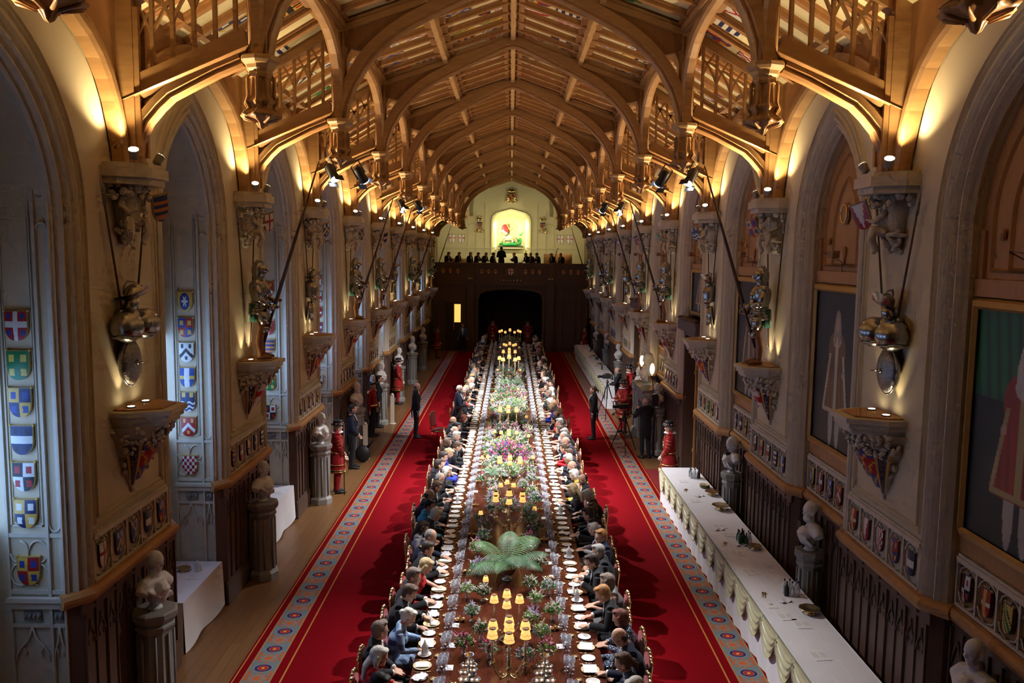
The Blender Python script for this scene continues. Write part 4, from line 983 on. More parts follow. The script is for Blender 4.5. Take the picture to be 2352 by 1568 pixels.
# side doorway on the left of the screen with a lit room beyond
e=empty('door_3',(0,0,0),kind='structure')
b=MB(); b.box(-3.95,-3.0,Gy+.02,Gy+.1,0,2.95); b.build('door_leaf',mat('door_dark',(.035,.02,.013),.5),e)
b=MB(); b.box(-3.40,-3.02,Gy-.0,Gy+.02,1.75,2.85,0); b.box(-3.46,-2.98,Gy-.02,Gy+.005,2.85,2.9,1); b.box(-3.46,-3.4,Gy-.02,Gy+.005,1.3,2.9,1); b.build('lit_opening',['glow','panel'],e)
for i,x in enumerate((-4.1,-3.65,-3.2,-1.75,-1.33,-.9,.9,1.33,1.75,3.2,3.65,4.1)):
    b_=None
    if i==0: GM=shield_mesh(25,.22,.30,.02,10,12,.02,True)
    o=put('gallery_badge',GM,None,(x,Gy-.035,4.86)); tag(o,f'small white and red oval badge on the gallery front, {num(i+1)} from the left','shield','small oval badges along the gallery front')
e=empty('gallery_badge',(0,Gy-.04,4.83),0,'large red cross badge in a gilt surround at the centre of the gallery front','shield'); put('painted_shield',shield_mesh(14,.36,.40,.03,14,16,.02,True),e,(0,-.03,.03))
b=MB(); 
for i in range(14): b.ell((.26*cos(i*2*pi/14),-.0,.02+.26*sin(i*2*pi/14)*.8),(.035,.02,.035),6,4)
b.build('gilt_surround','gold',e)
for i,x in enumerate((-2.43,2.43)):
    b=MB(); 
    for j in range(3): b.ell((x-.1+.1*j,Gy-.12,4.42),(.045,.03,.06),8,5)
    tag(b.build('gilt_ornament','gold'),f'row of small gilt ornaments on the {"left" if i==0 else "right"} post of the gallery','ornament')
b=MB()
for j in range(7): b.ell((-.62+.205*j,Gy-.03,4.33),(.05,.03,.045),8,5)
tag(b.build('gilt_ornament','gold'),'long row of gilt ornaments below the central gallery badge','ornament')
# standard lamp brackets and music desk lights on the gallery
for i,x in enumerate((-.55,.62,1.45,3.05)):
    b=MB(); b.box(x-.13,x+.13,Gy+.75,Gy+.78,5.2,5.42); b.tube([(x,Gy+.8,4.1),(x,Gy+.8,5.25)],.015,6); tag(b.build('music_stand','black'),f'black music stand behind the parapet, {num(i+1)} from the left','music stand','music stands on the gallery')
b=MB(); b.box(2.1,3.9,Gy+2.6,Gy+2.7,4.1,5.95); b.box(-3.9,-2.6,Gy+2.6,Gy+2.7,4.1,5.6); b.build('rear_bench_panel','panel',W4)
# fireplace on the right between the fourth and fifth piers
e=empty('fireplace',(4.7,YK(3)+B/2,0),0,'dark grey carved stone chimneypiece against the right wall, with lamps and bust on it','fireplace')
b=MB(); 
for t in (-1,1):
    b.lathe([(.26,0),(.26,.25),(.2,.32),(.2,1.5),(.25,1.58),(.25,1.7),(.18,1.74),(0,1.74)],(-.42,t*.95,0),8,sm=False)
    for i in range(8): a=i*pi/4+pi/8; b.tube([(-.42+.2*cos(a),t*.95+.2*sin(a),.35),(-.42+.2*cos(a),t*.95+.2*sin(a),1.5)],.018,6)
b.box(-.5,.12,-.98,-.6,0,1.6); b.box(-.5,.12,.6,.98,0,1.6); b.box(-.55,.12,-.98,.98,1.35,1.72); b.box(-.65,.12,-1.1,1.1,1.72,1.82); b.build('mantel','ped',e)
b=MB(); b.box(.0,.12,-.6,.6,0,1.35); b.build('firebox','black',e)
for t,w in ((-1,'nearer'),(1,'farther')):
    l=empty('mantel_lamp',(4.35,YK(3)+B/2+t*1.0,1.82),0,f'gilt candelabrum with bright lamp bulbs on the {w} end of the chimneypiece','lamp','lamps on the chimneypiece')
    b=MB(); b.lathe([(.1,0),(.1,.03),(.04,.08),(.03,.3),(.05,.4),(.08,.45),(.1,.47),(0,.47)],n=12)
    b.build('stem','gold',l); b=MB(); b.ell((0,0,.66),(.07,.07,.17),10,8); b.build('bulb','bulb',l)
o=put('marble_bust',BU[2],None,(4.4,YK(3)+B/2,1.82),pi+.3,sc=1.35); tag(o,'large crowned white marble bust standing on the chimneypiece','bust')
for i,dy in enumerate((-1.75,1.75)):
    p=put('pedestal',PD,None,(4.42,YK(3)+B/2+dy,0),sc=(.8,.8,1)); tag(p,f'grey stone pedestal {"in front of" if dy<0 else "beyond"} the chimneypiece','pedestal')
    o=put('marble_bust',BU[i],None,(4.42,YK(3)+B/2+dy,1.415),pi+.3); tag(o,f'white marble bust {"in front of" if dy<0 else "beyond"} the dark chimneypiece','bust')
# stage luminaires under the pendants
def lum_parts():
    b=MB(); b.lathe([(.03,-.20),(.07,-.18),(.075,0),(.085,.06),(.085,.10)],n=14); b.tube([(0,-.11,-.02),(0,-.11,-.28),(0,.11,-.28),(0,.11,-.02)],.012,6); c=MB(); c.lathe([(0,.103),(.085,.103)],n=16)
    for t in (-1,1): b.box(-.09,.09,t*.095-.004,t*.095+.004,.09,.19)
    return b.mesh('lamp_housing','black'),c.mesh('lamp_lens','whitebulb')
LH,LC=lum_parts()
# ================================================================ PEOPLE
HC={'dark':(.035,.022,.015),'black':(.010,.008,.008),'brown':(.09,.05,.028),'greybrown':(.17,.125,.095),'grey':(.30,.28,.26),'silver':(.52,.49,.44),'white':(.68,.64,.56),'blonde':(.50,.36,.18),'ginger':(.42,.20,.07),'auburn':(.14,.035,.02),'bald':(.12,.09,.07)}
CC={'black':(.010,.010,.013),'navy':(.012,.018,.045),'red':(.55,.010,.02),'turquoise':(.02,.25,.42),'grey':(.16,.15,.155),'silver':(.5,.5,.52),'yellow':(.70,.42,.05),'royalblue':(.03,.06,.55),'coral':(.65,.08,.07),'white':(.72,.70,.66),'darkred':(.25,.01,.02),'green':(.02,.12,.06),'purple':(.12,.03,.16),'teal':(.01,.14,.16),'pink':(.6,.25,.28),'scarlet':(.33,.008,.010)}
SKN=[(.62,.36,.25),(.56,.31,.21),(.66,.41,.30),(.50,.27,.17),(.30,.15,.09)]
def hand(b,w,d,up,side,curl=.5,spread=1):
    """five separate fingers on a palm; w wrist, d pointing direction, up back-of-hand normal, side +1/-1 thumb side along lateral axis"""
    w=Vector(w); d=Vector(d).normalized(); up=Vector(up); up=(up-d*up.dot(d)).normalized(); l=d.cross(up)*side
    b.tube([w-d*.02,w+d*.03,w+d*.085],[(.030,.021),(.040,.017),(.041,.014)],10,up=up)
    for i,(o,L) in enumerate(((.031,.070),(.0105,.080),(-.0105,.075),(-.031,.060))):
        p=w+d*.082+l*o*spread; dd=(d+l*(o*1.5*spread)).normalized(); a=curl*(.8+.1*i)
        pts=[p-d*.02,p]; q=p; cur=dd
        for sgl in (.42,.33,.25):
            cur=(Quaternion(l*(1 if True else 1),0)@cur); cur=(cur-up*a*.55).normalized(); q=q+cur*L*sgl; pts.append(q)
        b.tube(pts,[.0095,.0092,.0086,.0080,.0068],7)
    t0=w+d*.025+l*.028; b.tube([t0-l*.01,t0+d*.022+l*.022-up*.004,t0+d*.052+l*.030-up*.010,t0+d*.072+l*.026-up*.018],[.014,.0125,.0105,.008],7)
POSE={ # lean, head pitch, head yaw, hands
 'read':(.55,.45,.0,[(.44,.15,.795),(.40,-.17,.795)],[(.19,.27,.82),(.17,-.27,.83)]),
 'clasp':(.42,.22,-.25,[(.40,.055,.81),(.40,-.045,.815)],[(.12,.25,.80),(.12,-.25,.80)]),
 'listen':(.18,.05,.55,[(.30,.07,.68),(.31,-.05,.69)],[(.05,.25,.78),(.05,-.25,.78)]),
 'hold':(.38,.38,.1,[(.36,.11,.90),(.36,-.11,.90)],[(.12,.25,.79),(.12,-.25,.79)]),
 'one':(.62,.5,-.1,[(.46,.10,.79),(.28,-.08,.68)],[(.22,.26,.83),(.05,-.26,.78)]),
}
def joints(pose,sit=True,sex='m'):
    if sit:
        l,pi_,yw,wr,el=POSE[pose]; J=dict(pel=(0,0,.56),wst=(.01+.04*l,0,.71),chs=(.03+.13*l,0,.90),nb=(.04+.22*l,0,1.055),yaw=yw,pit=pi_,wr=wr,el=el)
        nb=J['nb']; J['head']=(nb[0]+.035+.10*l,0,1.055+.155-.03*l); J['hip']=[(0,.09,.55),(0,-.09,.55)]; J['kn']=[(.42,.11,.54),(.42,-.11,.54)]; J['an']=[(.42,.11,.10),(.43,-.11,.10)]; J['z']=0
    else:
        H={'front':([(.17,.04,.88),(.17,-.03,.89)],[(.04,.26,1.12),(.04,-.26,1.12)]),'sides':([(.05,.27,.86),(.05,-.27,.86)],[(0,.26,1.14),(0,-.26,1.14)]),'camera':([(.34,.06,1.38),(.36,-.14,1.30)],[(.17,.26,1.18),(.17,-.27,1.15)]),'paper':([(.32,.07,1.12),(.32,-.08,1.12)],[(.08,.26,1.13),(.08,-.26,1.13)])}[pose]
        J=dict(pel=(0,0,.96),wst=(.0,0,1.10),chs=(.01,0,1.29),nb=(.0,0,1.455),yaw=0,pit=.05 if pose!='paper' else .35,wr=H[0],el=H[1],head=(.035,0,1.61),hip=[(0,.09,.93),(0,-.09,.93)],kn=[(.015,.10,.50),(.015,-.10,.50)],an=[(-.02,.11,.09),(-.02,-.11,.09)],z=0)
    J['sh']=[(J['nb'][0]-.015,.178 if sex=='m' else .152,J['nb'][2]-.035),(J['nb'][0]-.015,-.178 if sex=='m' else -.152,J['nb'][2]-.035)]
    J['R']=Matrix.Rotation(J['yaw'],3,'Z')@Matrix.Rotation(J['pit'],3,'Y'); J['sex']=sex; J['sit']=sit; return J
def torso(b,J,g=0,hips=True):
    w=1 if J['sex']=='m' else .88
    P=[J['pel'],J['wst'],J['chs'],(J['nb'][0]-.005,0,J['nb'][2]-.05)]; r=[(.165*(1 if w==1 else .98),.125),(.150*w,.112),(.178*w,.118),(.135*w,.078)]
    if J['sex']!='m': r[1]=(.122,.098)
    b.tube([Vector(P[0])-V(0,0,.06)]+P,[(.13+g,.10+g)]+[(a+g,c+g) for a,c in r],16,up=(1,0,0))
    a,c=J['sh']; b.tube([a,(J['nb'][0]-.01,0,J['nb'][2]+.005),c],[.058+g,.066+g,.058+g],12)
    if J['sex']!='m':
        for t in (-1,1): b.ell((J['chs'][0]+.085,t*.062,J['chs'][2]+.005),(.055+g,.056+g,.055+g))
def arms(b,J,g=0,upto=1.0,skin=True):
    for i in (0,1):
        s=Vector(J['sh'][i]); e=Vector(J['el'][i]); w=Vector(J['wr'][i]); k=1 if J['sex']=='m' else .84
        if upto>=.99: end=w+(e-w)*(.0 if skin else .10)
        m=s+(e-s)*.5
        if upto<.6: b.tube([s,m],[(.055*k+g),(.050*k+g)],10); continue
        b.tube([s,m,e,e+(end-e)*.5,end],[.054*k+g,.049*k+g,.042*k+g,.040*k+g,(.028*k if skin else .034*k)+g],10)
def legs(b,J,g=0,shoe=True,k=1):
    for i in (0,1):
        h,kn,an=map(Vector,(J['hip'][i],J['kn'][i],J['an'][i]))
        b.tube([h,(h+kn)/2,kn],[.092+g,.080+g,.058+g],12); b.tube([kn,kn+(an-kn)*.35,an],[.056+g,.058+g,.036+g*1.3],12)
        if shoe: b.tube([an+V(-.05,0,-.05),an+V(.04,0,-.045),an+V(.15,0,-.06),an+V(.20,0,-.068)],[(.036,.034),(.042,.036),(.042,.026),(.025,.016)],10,up=(0,0,1))
def body_mesh(J):
    b=MB(); torso(b,J); arms(b,J); legs(b,J); h=Vector(J['head']); head_shapes(b,h,J['R'],1 if J['sex']=='m' else .9)
    b.tube([(J['nb'][0]-.01,0,J['nb'][2]-.04),(J['nb'][0]+.0,0,J['nb'][2]+.04),h+J['R']@V(-.02,0,-.06)],[.062,.053,.052],12)
    for i in (0,1):
        w=Vector(J['wr'][i]); e=Vector(J['el'][i]); d=(w-e).normalized()
        if J['sit'] or abs(w.y)<.2: d=(d+V(.6,0,-.15 if w.z<.86 else .15)+V(0,-.35*(1 if w.y>0 else -1)*(abs(w.y)<.12),0)).normalized()
        hand(b,w,d,V(0,0,1) if abs(d.z)<.8 else V(1,0,0) ,(-1 if w.y>0 else 1)*(1),.35 if w.z<.86 and J['sit'] else .8)
    return remesh(b,.0085,2,.4)
def coat_mesh(J,g=.016,sleeve=1.0,tails=False,skirt=0):
    b=MB(); torso(b,J,g)
    if sleeve: arms(b,J,g*.85,sleeve,False)
    if tails and not J['sit']:
        b.tube([(-.10,0,1.05),(-.13,0,.85),(-.12,0,.62)],[(.13,.03),(.12,.02),(.10,.015)],10,up=(1,0,0))
    if skirt:
        if J['sit']:
            b.tube([(0,0,.56),(.2,0,.56),(.44,0,.54),(.47,0,.40),(.46,0,.12)],[(.185,.11),(.19,.105),(.185,.09),(.20,.09),(.24,.13)],14,up=(0,0,1))
        else: b.tube([(0,0,1.0),(0,0,.8),(0,0,skirt)],[(.18,.14),(.22,.18),(.26,.22)],18,up=(1,0,0))
    return remesh(b,.014,2)
def trous_mesh(J,g=.014):
    b=MB(); legs(b,J,g,False); b.tube([Vector(J['pel'])+V(0,0,.06),Vector(J['pel'])-V(0,0,.07)],[(.168+g,.128+g),(.15+g,.12+g)],14,up=(1,0,0)); return remesh(b,.014,2)
def shoes_mesh(J):
    b=MB()
    for i in (0,1):
        an=Vector(J['an'][i]); b.tube([an+V(-.055,0,-.05),an+V(.04,0,-.042),an+V(.15,0,-.058),an+V(.215,0,-.066)],[(.042,.038),(.048,.042),(.047,.03),(.028,.02)],10,up=(0,0,1))
    return b.mesh('shoe','black')
def front(J,w0,w1,z0,z1,off,n=8):
    """patch lying on the chest between two heights"""
    b=MB(); nb,ch,ws=map(Vector,(J['nb'],J['chs'],J['wst']))
    def P(u,v):
        t=v; p=nb.lerp(ch,t*1.9) if t<.53 else ch.lerp(ws,(t-.53)/.47); d=.070+(.128-.070+.0)*min(1,t*1.9); 
        if J['sex']!='m': d+=.03
        wd=w0+(w1-w0)*t; a=(u-.5)*2*wd; return Vector((p.x+d+off-abs(a)**2*3.0,a,p.z-.0))
    b.grid(6,n,P); b.grid(6,n,lambda u,v:P(u,v)-V(.03,0,0)); return b
def shirt_mesh(J):
    b=front(J,.050,.028,0,1,.010); nb=Vector(J['nb'])
    b.tube([nb+V(-.045+.1*(1-cos(a))/2,.058*sin(a),.022-.025*(1-cos(a))/2) for a in [i*2*pi/14 for i in range(15)]],[(.011,.020)]*15,6,up=(0,0,1))
    return b.mesh('shirt_front','cloth')
def lapel_mesh(J):
    b=MB(); nb,ch,ws=map(Vector,(J['nb'],J['chs'],J['wst']))
    for t in (-1,1): b.tube([nb+V(-.04,t*.062,.03),nb+V(.04,t*.066,-.0),nb.lerp(ch,.6)+V(.108,t*.066,0),ch+V(.138,t*.05,-.02),ch.lerp(ws,.8)+V(.135,t*.034,0)],[(.012,.01),(.02,.01),(.032,.008),(.024,.008),(.008,.006)],6,up=(0,0,1))
    return b.mesh('lapel','cloth')
def tie_mesh(J):
    b=MB(); p=Vector(J['nb'])+V(.073,0,-.012); b.ell(p,(.012,.012,.012))
    for t in (-1,1): b.prism([(t*.008,-.008),(t*.045,-.022),(t*.045,.022),(t*.008,.008)],-.006,.008,lambda a,z,h:(p.x+h,p.y+a,p.z+z))
    return b.mesh('bow_tie','cloth')
def hair_mesh(J,style):
    b=MB(); h=Vector(J['head']); R_=J['R']
    def e(p,r,n=12,k=8): b.ell(h+R_@Vector(p),r,n,k,rot=R_)
    if style=='bald': 
        for t in (-1,1): e((-.035,t*.052,-.012),(.055,.034,.048))
        e((-.075,0,-.015),(.032,.06,.05))
        m=remesh(b,.009,2); return m
    if style=='thin':
        e((-.03,0,.020),(.082,.083,.092)); e((-.055,0,-.01),(.052,.07,.07)); m=remesh(b,.009,2); return m
    e((-.020,0,.035),(.101,.086,.096)); e((-.045,0,-.005),(.066,.082,.088)); e((.052,0,.094),(.045,.062,.026))
    if style=='short': e((.05,.02,.100),(.05,.05,.026))
    if style in('bob','long'):
        e((-.035,0,.02),(.10,.10,.10))
        for t in (-1,1): b.tube([h+R_@V(.0,t*.075,.04),h+R_@V(-.01,t*.090,-.03),h+R_@V(-.005,t*.082,-.115)],[.035,.040,.025],10)
        e((-.06,0,-.06),(.052,.085,.075))
    if style=='long':
        n=Vector(J['nb']); b.tube([h+R_@V(-.07,0,0),n+V(-.085,0,.04),n+V(-.115,0,-.12),n+V(-.11,0,-.25)],[(.085,.05),(.095,.045),(.10,.035),(.07,.02)],12,up=(1,0,0))
    if style in('updo','tail'):
        e((-.105,0,.03 if style=='updo' else .0),(.050,.05,.045))
        if style=='updo': e((-.03,0,.085),(.075,.07,.045))
        if style=='tail': b.tube([h+R_@V(-.11,0,.0),h+R_@V(-.16,0,-.04),h+R_@V(-.15,0,-.12)],[.03,.028,.01],8)
    return remesh(b,.009,2)
def eye_mesh(J,t):
    b=MB(); h=Vector(J['head']); b.ell(h+J['R']@V(.081,t*.032,-.006),(.010,.013,.009),10,6,0); b.ell(h+J['R']@V(.0885,t*.032,-.006),(.004,.006,.006),8,6,1); return b.mesh('eye',['china','black'])
def glasses_mesh(J):
    b=MB(); h=Vector(J['head']); R_=J['R']
    for t in (-1,1):
        b.tube([h+R_@V(.100,t*.034+.024*cos(a),-.006+.017*sin(a)) for a in [i*2*pi/10 for i in range(11)]],.0028,5); b.tube([h+R_@V(.098,t*.058,0),h+R_@V(.03,t*.084,0),h+R_@V(-.01,t*.084,-.01)],.0028,5)
    b.tube([h+R_@V(.102,-.010,-.004),h+R_@V(.102,.010,-.004)],.003,5); return b.mesh('spectacles','black')
CACHE={}
def part(key,fn,*mats):
    if key not in CACHE:
        m=fn(); 
        if mats: remat(m,*mats)
        CACHE[key]=m
    return CACHE[key]
JS={}
def person(loc,rz,sex='m',pose='clasp',sit=True,hair='dark',style='short',outfit='tails',col=None,glass=False,skin=0,sc=1,label='',group=None,extra=()):
    k=(sex,pose,sit); J=JS.setdefault(k,joints(pose,sit,sex)); e=empty('person',loc,rz,label,'person',group,sc=sc)
    c=lambda n,key,fn,m,colr,**q: put(n,part(k+(key,),fn,*m),e,color=colr)
    c('body','body',lambda:body_mesh(J),('skin',),SKN[skin])
    c('hair','hair'+style,lambda:hair_mesh(J,style),('hair',),HC[hair])
    for t in (-1,1): c('eye','eye%d'%t,lambda:eye_mesh(J,t),(),None)
    if glass: c('spectacles','gl',lambda:glasses_mesh(J),(),None)
    if outfit in ('tails','navytails','suit'):
        cc=CC['navy'] if outfit=='navytails' else (col or CC['black'])
        c('tailcoat','coatm',lambda:coat_mesh(J,tails=True),('cloth',),cc); c('trousers','trou',lambda:trous_mesh(J),('cloth',),CC['black']); c('shirt_front','shirt',lambda:shirt_mesh(J),(),(.78,.76,.72)); c('lapel','lap',lambda:lapel_mesh(J),(),tuple(q*1.6+.004 for q in cc)); c('bow_tie','tie',lambda:tie_mesh(J),(),(.80,.79,.76))
        c('shoe','shoe',lambda:shoes_mesh(J),(),None)
        for i in (0,1):
            def cf(i=i):
                b=MB(); w=Vector(J['wr'][i]); q=Vector(J['el'][i]); b.tube([w+(q-w)*.14,w+(q-w)*.04],[.041,.040],12); return b.mesh('shirt_cuff','cloth')
            c('shirt_cuff','cuff%d'%i,cf,(),(.8,.79,.76))
    if outfit in ('dress','gown','sequin','check'):
        sl=0 if outfit=='gown' else 1.0
        def dm():
            b=MB(); torso(b,J,.012); 
            if sl: arms(b,J,.012,1.0,False)
            if J['sit']: b.tube([(0,0,.56),(.2,0,.56),(.44,0,.54),(.47,0,.40),(.46,0,.12)],[(.185,.11),(.19,.105),(.185,.09),(.20,.09),(.24,.13)],14,up=(0,0,1))
            else: b.tube([(0,0,1.0),(0,0,.5),(0,0,.06)],[(.18,.14),(.22,.18),(.27,.24)],18,up=(1,0,0))
            return remesh(b,.014,2)
        mt={'sequin':'sequin','check':'check'}.get(outfit,'silk'); me=part(k+('dress%s%s'%(sl,mt),),dm,mt); put('evening_dress',me,e,color=col or CC['black'])
    for x in extra:
        if x=='sash':
            def sm():
                b=MB(); n,ch,ws=map(Vector,(J['nb'],J['chs'],J['wst'])); b.tube([n+V(0,.12,.035),ch+V(.125,.07,.05),ch.lerp(ws,.7)+V(.14,-.07,0),ws+V(.05,-.16,-.05)],[(.028,.008)]*4,6,up=(0,0,1)); return b.mesh('ribbon_sash','silk')
            c('ribbon_sash','sash',sm,(),C['red'] if hair!='white' else C['blue'])
        if x=='collar':
            def cm():
                b=MB(); n=Vector(J['nb']); b.tube([n+V(-.045+.115*(1-cos(a))/2,.070*sin(a),.02-.03*(1-cos(a))/2) for a in [i*2*pi/14 for i in range(15)]],[(.012,.024)]*15,6,up=(0,0,1)); return b.mesh('red_collar','silk')
            c('ribbon_collar','rc',cm,(),C['red'])
        if x=='tiara':
            def tm():
                b=MB(); h=Vector(J['head']); b.tube([h+J['R']@V(.045-.06*abs(sin(a*.5-pi/2)),.085*cos(a),.105*sin(a)*.9+.03) for a in [i*pi/10 for i in range(11)]],[.004+.006*sin(i*pi/10) for i in range(11)],6); return b.mesh('tiara','silver')
            c('tiara','tia',tm,(),None)
        if x=='necklace':
            def nm():
                b=MB(); n=Vector(J['nb']); b.tube([n+V(-.045+.12*(1-cos(a))/2,.066*sin(a),.02-.04*(1-cos(a))/2) for a in [i*2*pi/18 for i in range(19)]],.006,6); return b.mesh('necklace','silver')
            c('necklace','nk',nm,(),None)
        if x=='epaulette':
            def em():
                b=MB()
                for s_ in J['sh']: b.ell(Vector(s_)+V(0,0,.065),(.055,.07,.02))
                s_=Vector(J['sh'][1]); b.tube([s_+V(.03,0,.06),s_+V(.11,.03,-.10),s_+V(.13,.10,-.18),s_+V(.10,.14,-.02)],.009,6); b.tube([s_+V(.03,0,.06),s_+V(.09,.02,-.15),s_+V(.12,.10,-.26),s_+V(.10,.14,-.03)],.008,6); return b.mesh('gold_aiguillette','gold')
            c('gold_aiguillette','ep',em,(),None)
    return e
SEAT0,SP=9.865,.595
G=[ # x, sex, hair, style, outfit, colour, pose, extras
(1.47,'m','black','short','tails',None,'one',''),(1.53,'f','white','long','dress','red','clasp',''),(1.61,'m','greybrown','short','tails',None,'listen','g'),(1.34,'f','white','updo','check','navy','read',''),(1.42,'m','brown','short','tails',None,'read','g'),(1.41,'m','greybrown','short','tails',None,'clasp',''),(1.30,'f','blonde','bob','gown','red','one','n'),(1.32,'m','dark','short','tails',None,'clasp',''),(1.35,'m','grey','thin','suit','navy','read','e'),(1.51,'f','dark','long','dress','silver','hold',''),(1.37,'m','silver','short','tails',None,'read',''),(1.52,'f','black','updo','dress','turquoise','clasp',''),(1.59,'m','dark','bald','suit','navy','hold',''),(1.49,'m','brown','short','tails',None,'hold','gs'),(1.48,'m','grey','thin','tails',None,'hold','g'),(1.37,'f','silver','bob','dress','black','clasp',''),(1.60,'m','dark','short','tails',None,'listen','c'),(1.56,'m','dark','short','tails',None,'clasp',''),(1.48,'f','blonde','updo','gown','royalblue','one',''),(1.31,'m','brown','short','tails',None,'read',''),(1.57,'f','brown','long','dress','black','listen',''),(1.40,'m','silver','short','tails',None,'clasp','c'),(1.52,'m','grey','bald','tails',None,'read',''),(1.47,'f','black','updo','dress','black','clasp',''),(1.61,'m','bald','bald','tails',None,'listen',''),(1.35,'f','auburn','bob','dress','black','read',''),(1.44,'f','brown','long','dress','black','clasp','t'),(1.54,'m','dark','short','tails',None,'listen','')]
GR=[(1.50,'m','white','short','tails',None,'one',''),(1.41,'f','brown','tail','dress','navy','clasp','n'),(1.48,'m','dark','bald','navytails',None,'one','g'),(1.53,'f','auburn','bob','sequin','silver','clasp',''),(1.40,'m','ginger','short','tails',None,'read',''),(1.50,'f','greybrown','bob','gown','grey','clasp',''),(1.35,'m','dark','short','tails',None,'hold','g'),(1.50,'m','grey','short','tails',None,'clasp',''),(1.59,'m','ginger','short','navytails',None,'listen','g'),(1.54,'f','silver','updo','dress','silver','clasp','s'),(1.51,'m','dark','short','tails',None,'clasp',''),(1.61,'f','brown','bob','dress','black','listen',''),(1.64,'m','silver','short','tails',None,'read',''),(1.34,'f','blonde','long','dress','black','hold','g'),(1.60,'m','black','thin','tails',None,'listen','c'),(1.46,'f','silver','bob','gown','yellow','hold',''),(1.48,'m','bald','bald','tails',None,'hold',''),(1.43,'m','white','short','tails',None,'hold','g'),(1.50,'m','brown','short','tails',None,'clasp',''),(1.40,'f','brown','updo','dress','red','clasp',''),(1.52,'m','greybrown','bald','navytails',None,'read',''),(1.48,'m','grey','thin','tails',None,'hold','s'),(1.55,'m','grey','short','tails',None,'read','g'),(1.42,'f','brown','long','gown','white','clasp',''),(1.48,'m','grey','short','tails',None,'clasp',''),(1.35,'f','black','updo','gown','coral','clasp',''),(1.44,'m','brown','bald','tails',None,'hold',''),(1.55,'f','blonde','updo','dress','white','clasp','t'),(1.34,'f','blonde','bob','dress','royalblue','clasp',''),(1.46,'m','bald','bald','tails',None,'listen','')]
q=random.Random(21)
def rnd():
    if q.random()<.62: return (q.uniform(1.36,1.6),'m',q.choice(['dark','brown','greybrown','grey','silver','dark','white']),q.choice(['short','short','short','thin','bald']),'tails',None,q.choice(['read','clasp','hold','listen','one']),q.choice(['','','g','s','c']))
    return (q.uniform(1.36,1.6),'f',q.choice(['blonde','brown','dark','silver','auburn','black']),q.choice(['bob','updo','long']),q.choice(['dress','gown']),q.choice(['black','navy','red','teal','purple','pink','white','green']),q.choice(['read','clasp','listen']),'')
XT={'s':'sash','c':'collar','t':'tiara','n':'necklace','e':'epaulette'}
HN={'greybrown':'grey-brown','bald':'bald','silver':'silver','white':'white','thin':'thinning'}
SN={'short':'short','thin':'thinning','bald':'balding','bob':'bobbed','long':'long','updo':'pinned-up','tail':'tied-back'}
PX={}
for s,sn,LST in ((-1,'left',G),(1,'right',GR)):
    for i in range(66):
        Y=SEAT0+SP*(i-2)
        if s<0 and i==28: continue   # the speaker stands here
        g=LST[i] if i<len(LST) else rnd()
        x,sex,hair,style,outfit,col,pose,ex_=g
        dx={'read':.19,'clasp':.165,'listen':.10,'hold':.155,'one':.20}[pose]
        wear='black tailcoat' if outfit=='tails' else 'navy tailcoat' if outfit=='navytails' else 'navy uniform' if outfit=='suit' else 'silver sequin dress' if outfit=='sequin' else 'blue checked dress' if outfit=='check' else col+' dress'
        hd='bald head' if hair=='bald' else f'{SN[style]} {HN.get(hair,hair)} hair'
        lab=f'person with {hd} in {wear}, {num(i+1)} seat on the {sn}'
        PX[s,i]=x+dx
        person((s*(x+dx),Y+q.uniform(-.03,.03),0.0),(0 if s<0 else pi)+q.uniform(-.12,.12),sex,pose,True,hair if hair!='bald' else 'greybrown',style,outfit,CC.get(col),'g' in ex_,q.choice([0,0,1,1,2,3]) if not(s>0 and i==14) else 4,q.uniform(.985,1.03) if sex=='m' else q.uniform(.95,.985),lab,'guests seated along the banquet table',[XT[c] for c in ex_ if c in XT])
# chairs
def chair_parts():
    o={}; 
    b=MB(); b.tube([(.22,0,.43),(.0,0,.46),(-.22,0,.43)],[(.21,.03),(.235,.045),(.20,.03)],14,up=(0,0,1)); o['seat']=[b.mesh('seat','redvel')]
    b=MB(); b.prism([(-.18,.56),(.18,.56),(.19,.87),(.11,.92),(-.11,.92),(-.19,.87)],-.02,.025,lambda y,z,h:(-.25-(z-.5)*.09+h,y,z)); o['backrest']=[b.mesh('backrest','redvel')]
    b=MB(); pt=[(-.19,.46),(-.19,.56),(-.205,.87),(-.185,.92),(-.12,.945),(0,.96),(.12,.945),(.185,.92),(.205,.87),(.19,.56),(.19,.46)]
    b.tube([(-.25-(z-.5)*.09,y,z) for y,z in pt],.019,8); b.tube([(-.265,y,.53) for y in (-.2,0,.2)],.014,6)
    for y,z in ((-.19,.91),(-.12,.95),(-.05,.97),(0,.985),(.05,.97),(.12,.95),(.19,.91)): b.ell((-.292,y,z+.005),(.02,.026,.024),8,5)
    b.tube([(-.22,-.21,.41),(.22,-.22,.41),(.24,0,.41),(.22,.22,.41),(-.22,.21,.41),(-.22,-.21,.41)],.022,6); o['gilt_frame']=[b.mesh('gilt_frame','gold')]
    o['leg']=[]
    for x in (-.2,.2):
        for y in (-.19,.19): b=MB(); b.tube([(x,y,.41),(x*1.02,y,.25),(x*(1.25 if x<0 else 1.05),y*1.02,0)],[.024,.017,.013],8); o['leg'].append(b.mesh('leg','gold'))
    return o
CHP=chair_parts()
for s,sn in ((-1,'left'),(1,'right')):
    for i in range(66):
        Y=SEAT0+SP*(i-2); x=PX.get((s,i),1.7)-.18; rz=0 if s<0 else pi
        if s<0 and i==28: x=2.12; rz=-.35
        e=empty('banquet_chair',(s*x,Y,.015),rz,f'gilt chair with red velvet back, {num(i+1)} seat on the {sn}'+(', empty' if s<0 and i==28 else ''),'chair','gilt chairs along the banquet table')
        for n_,ms in CHP.items():
            for me in ms: put(n_,me,e)
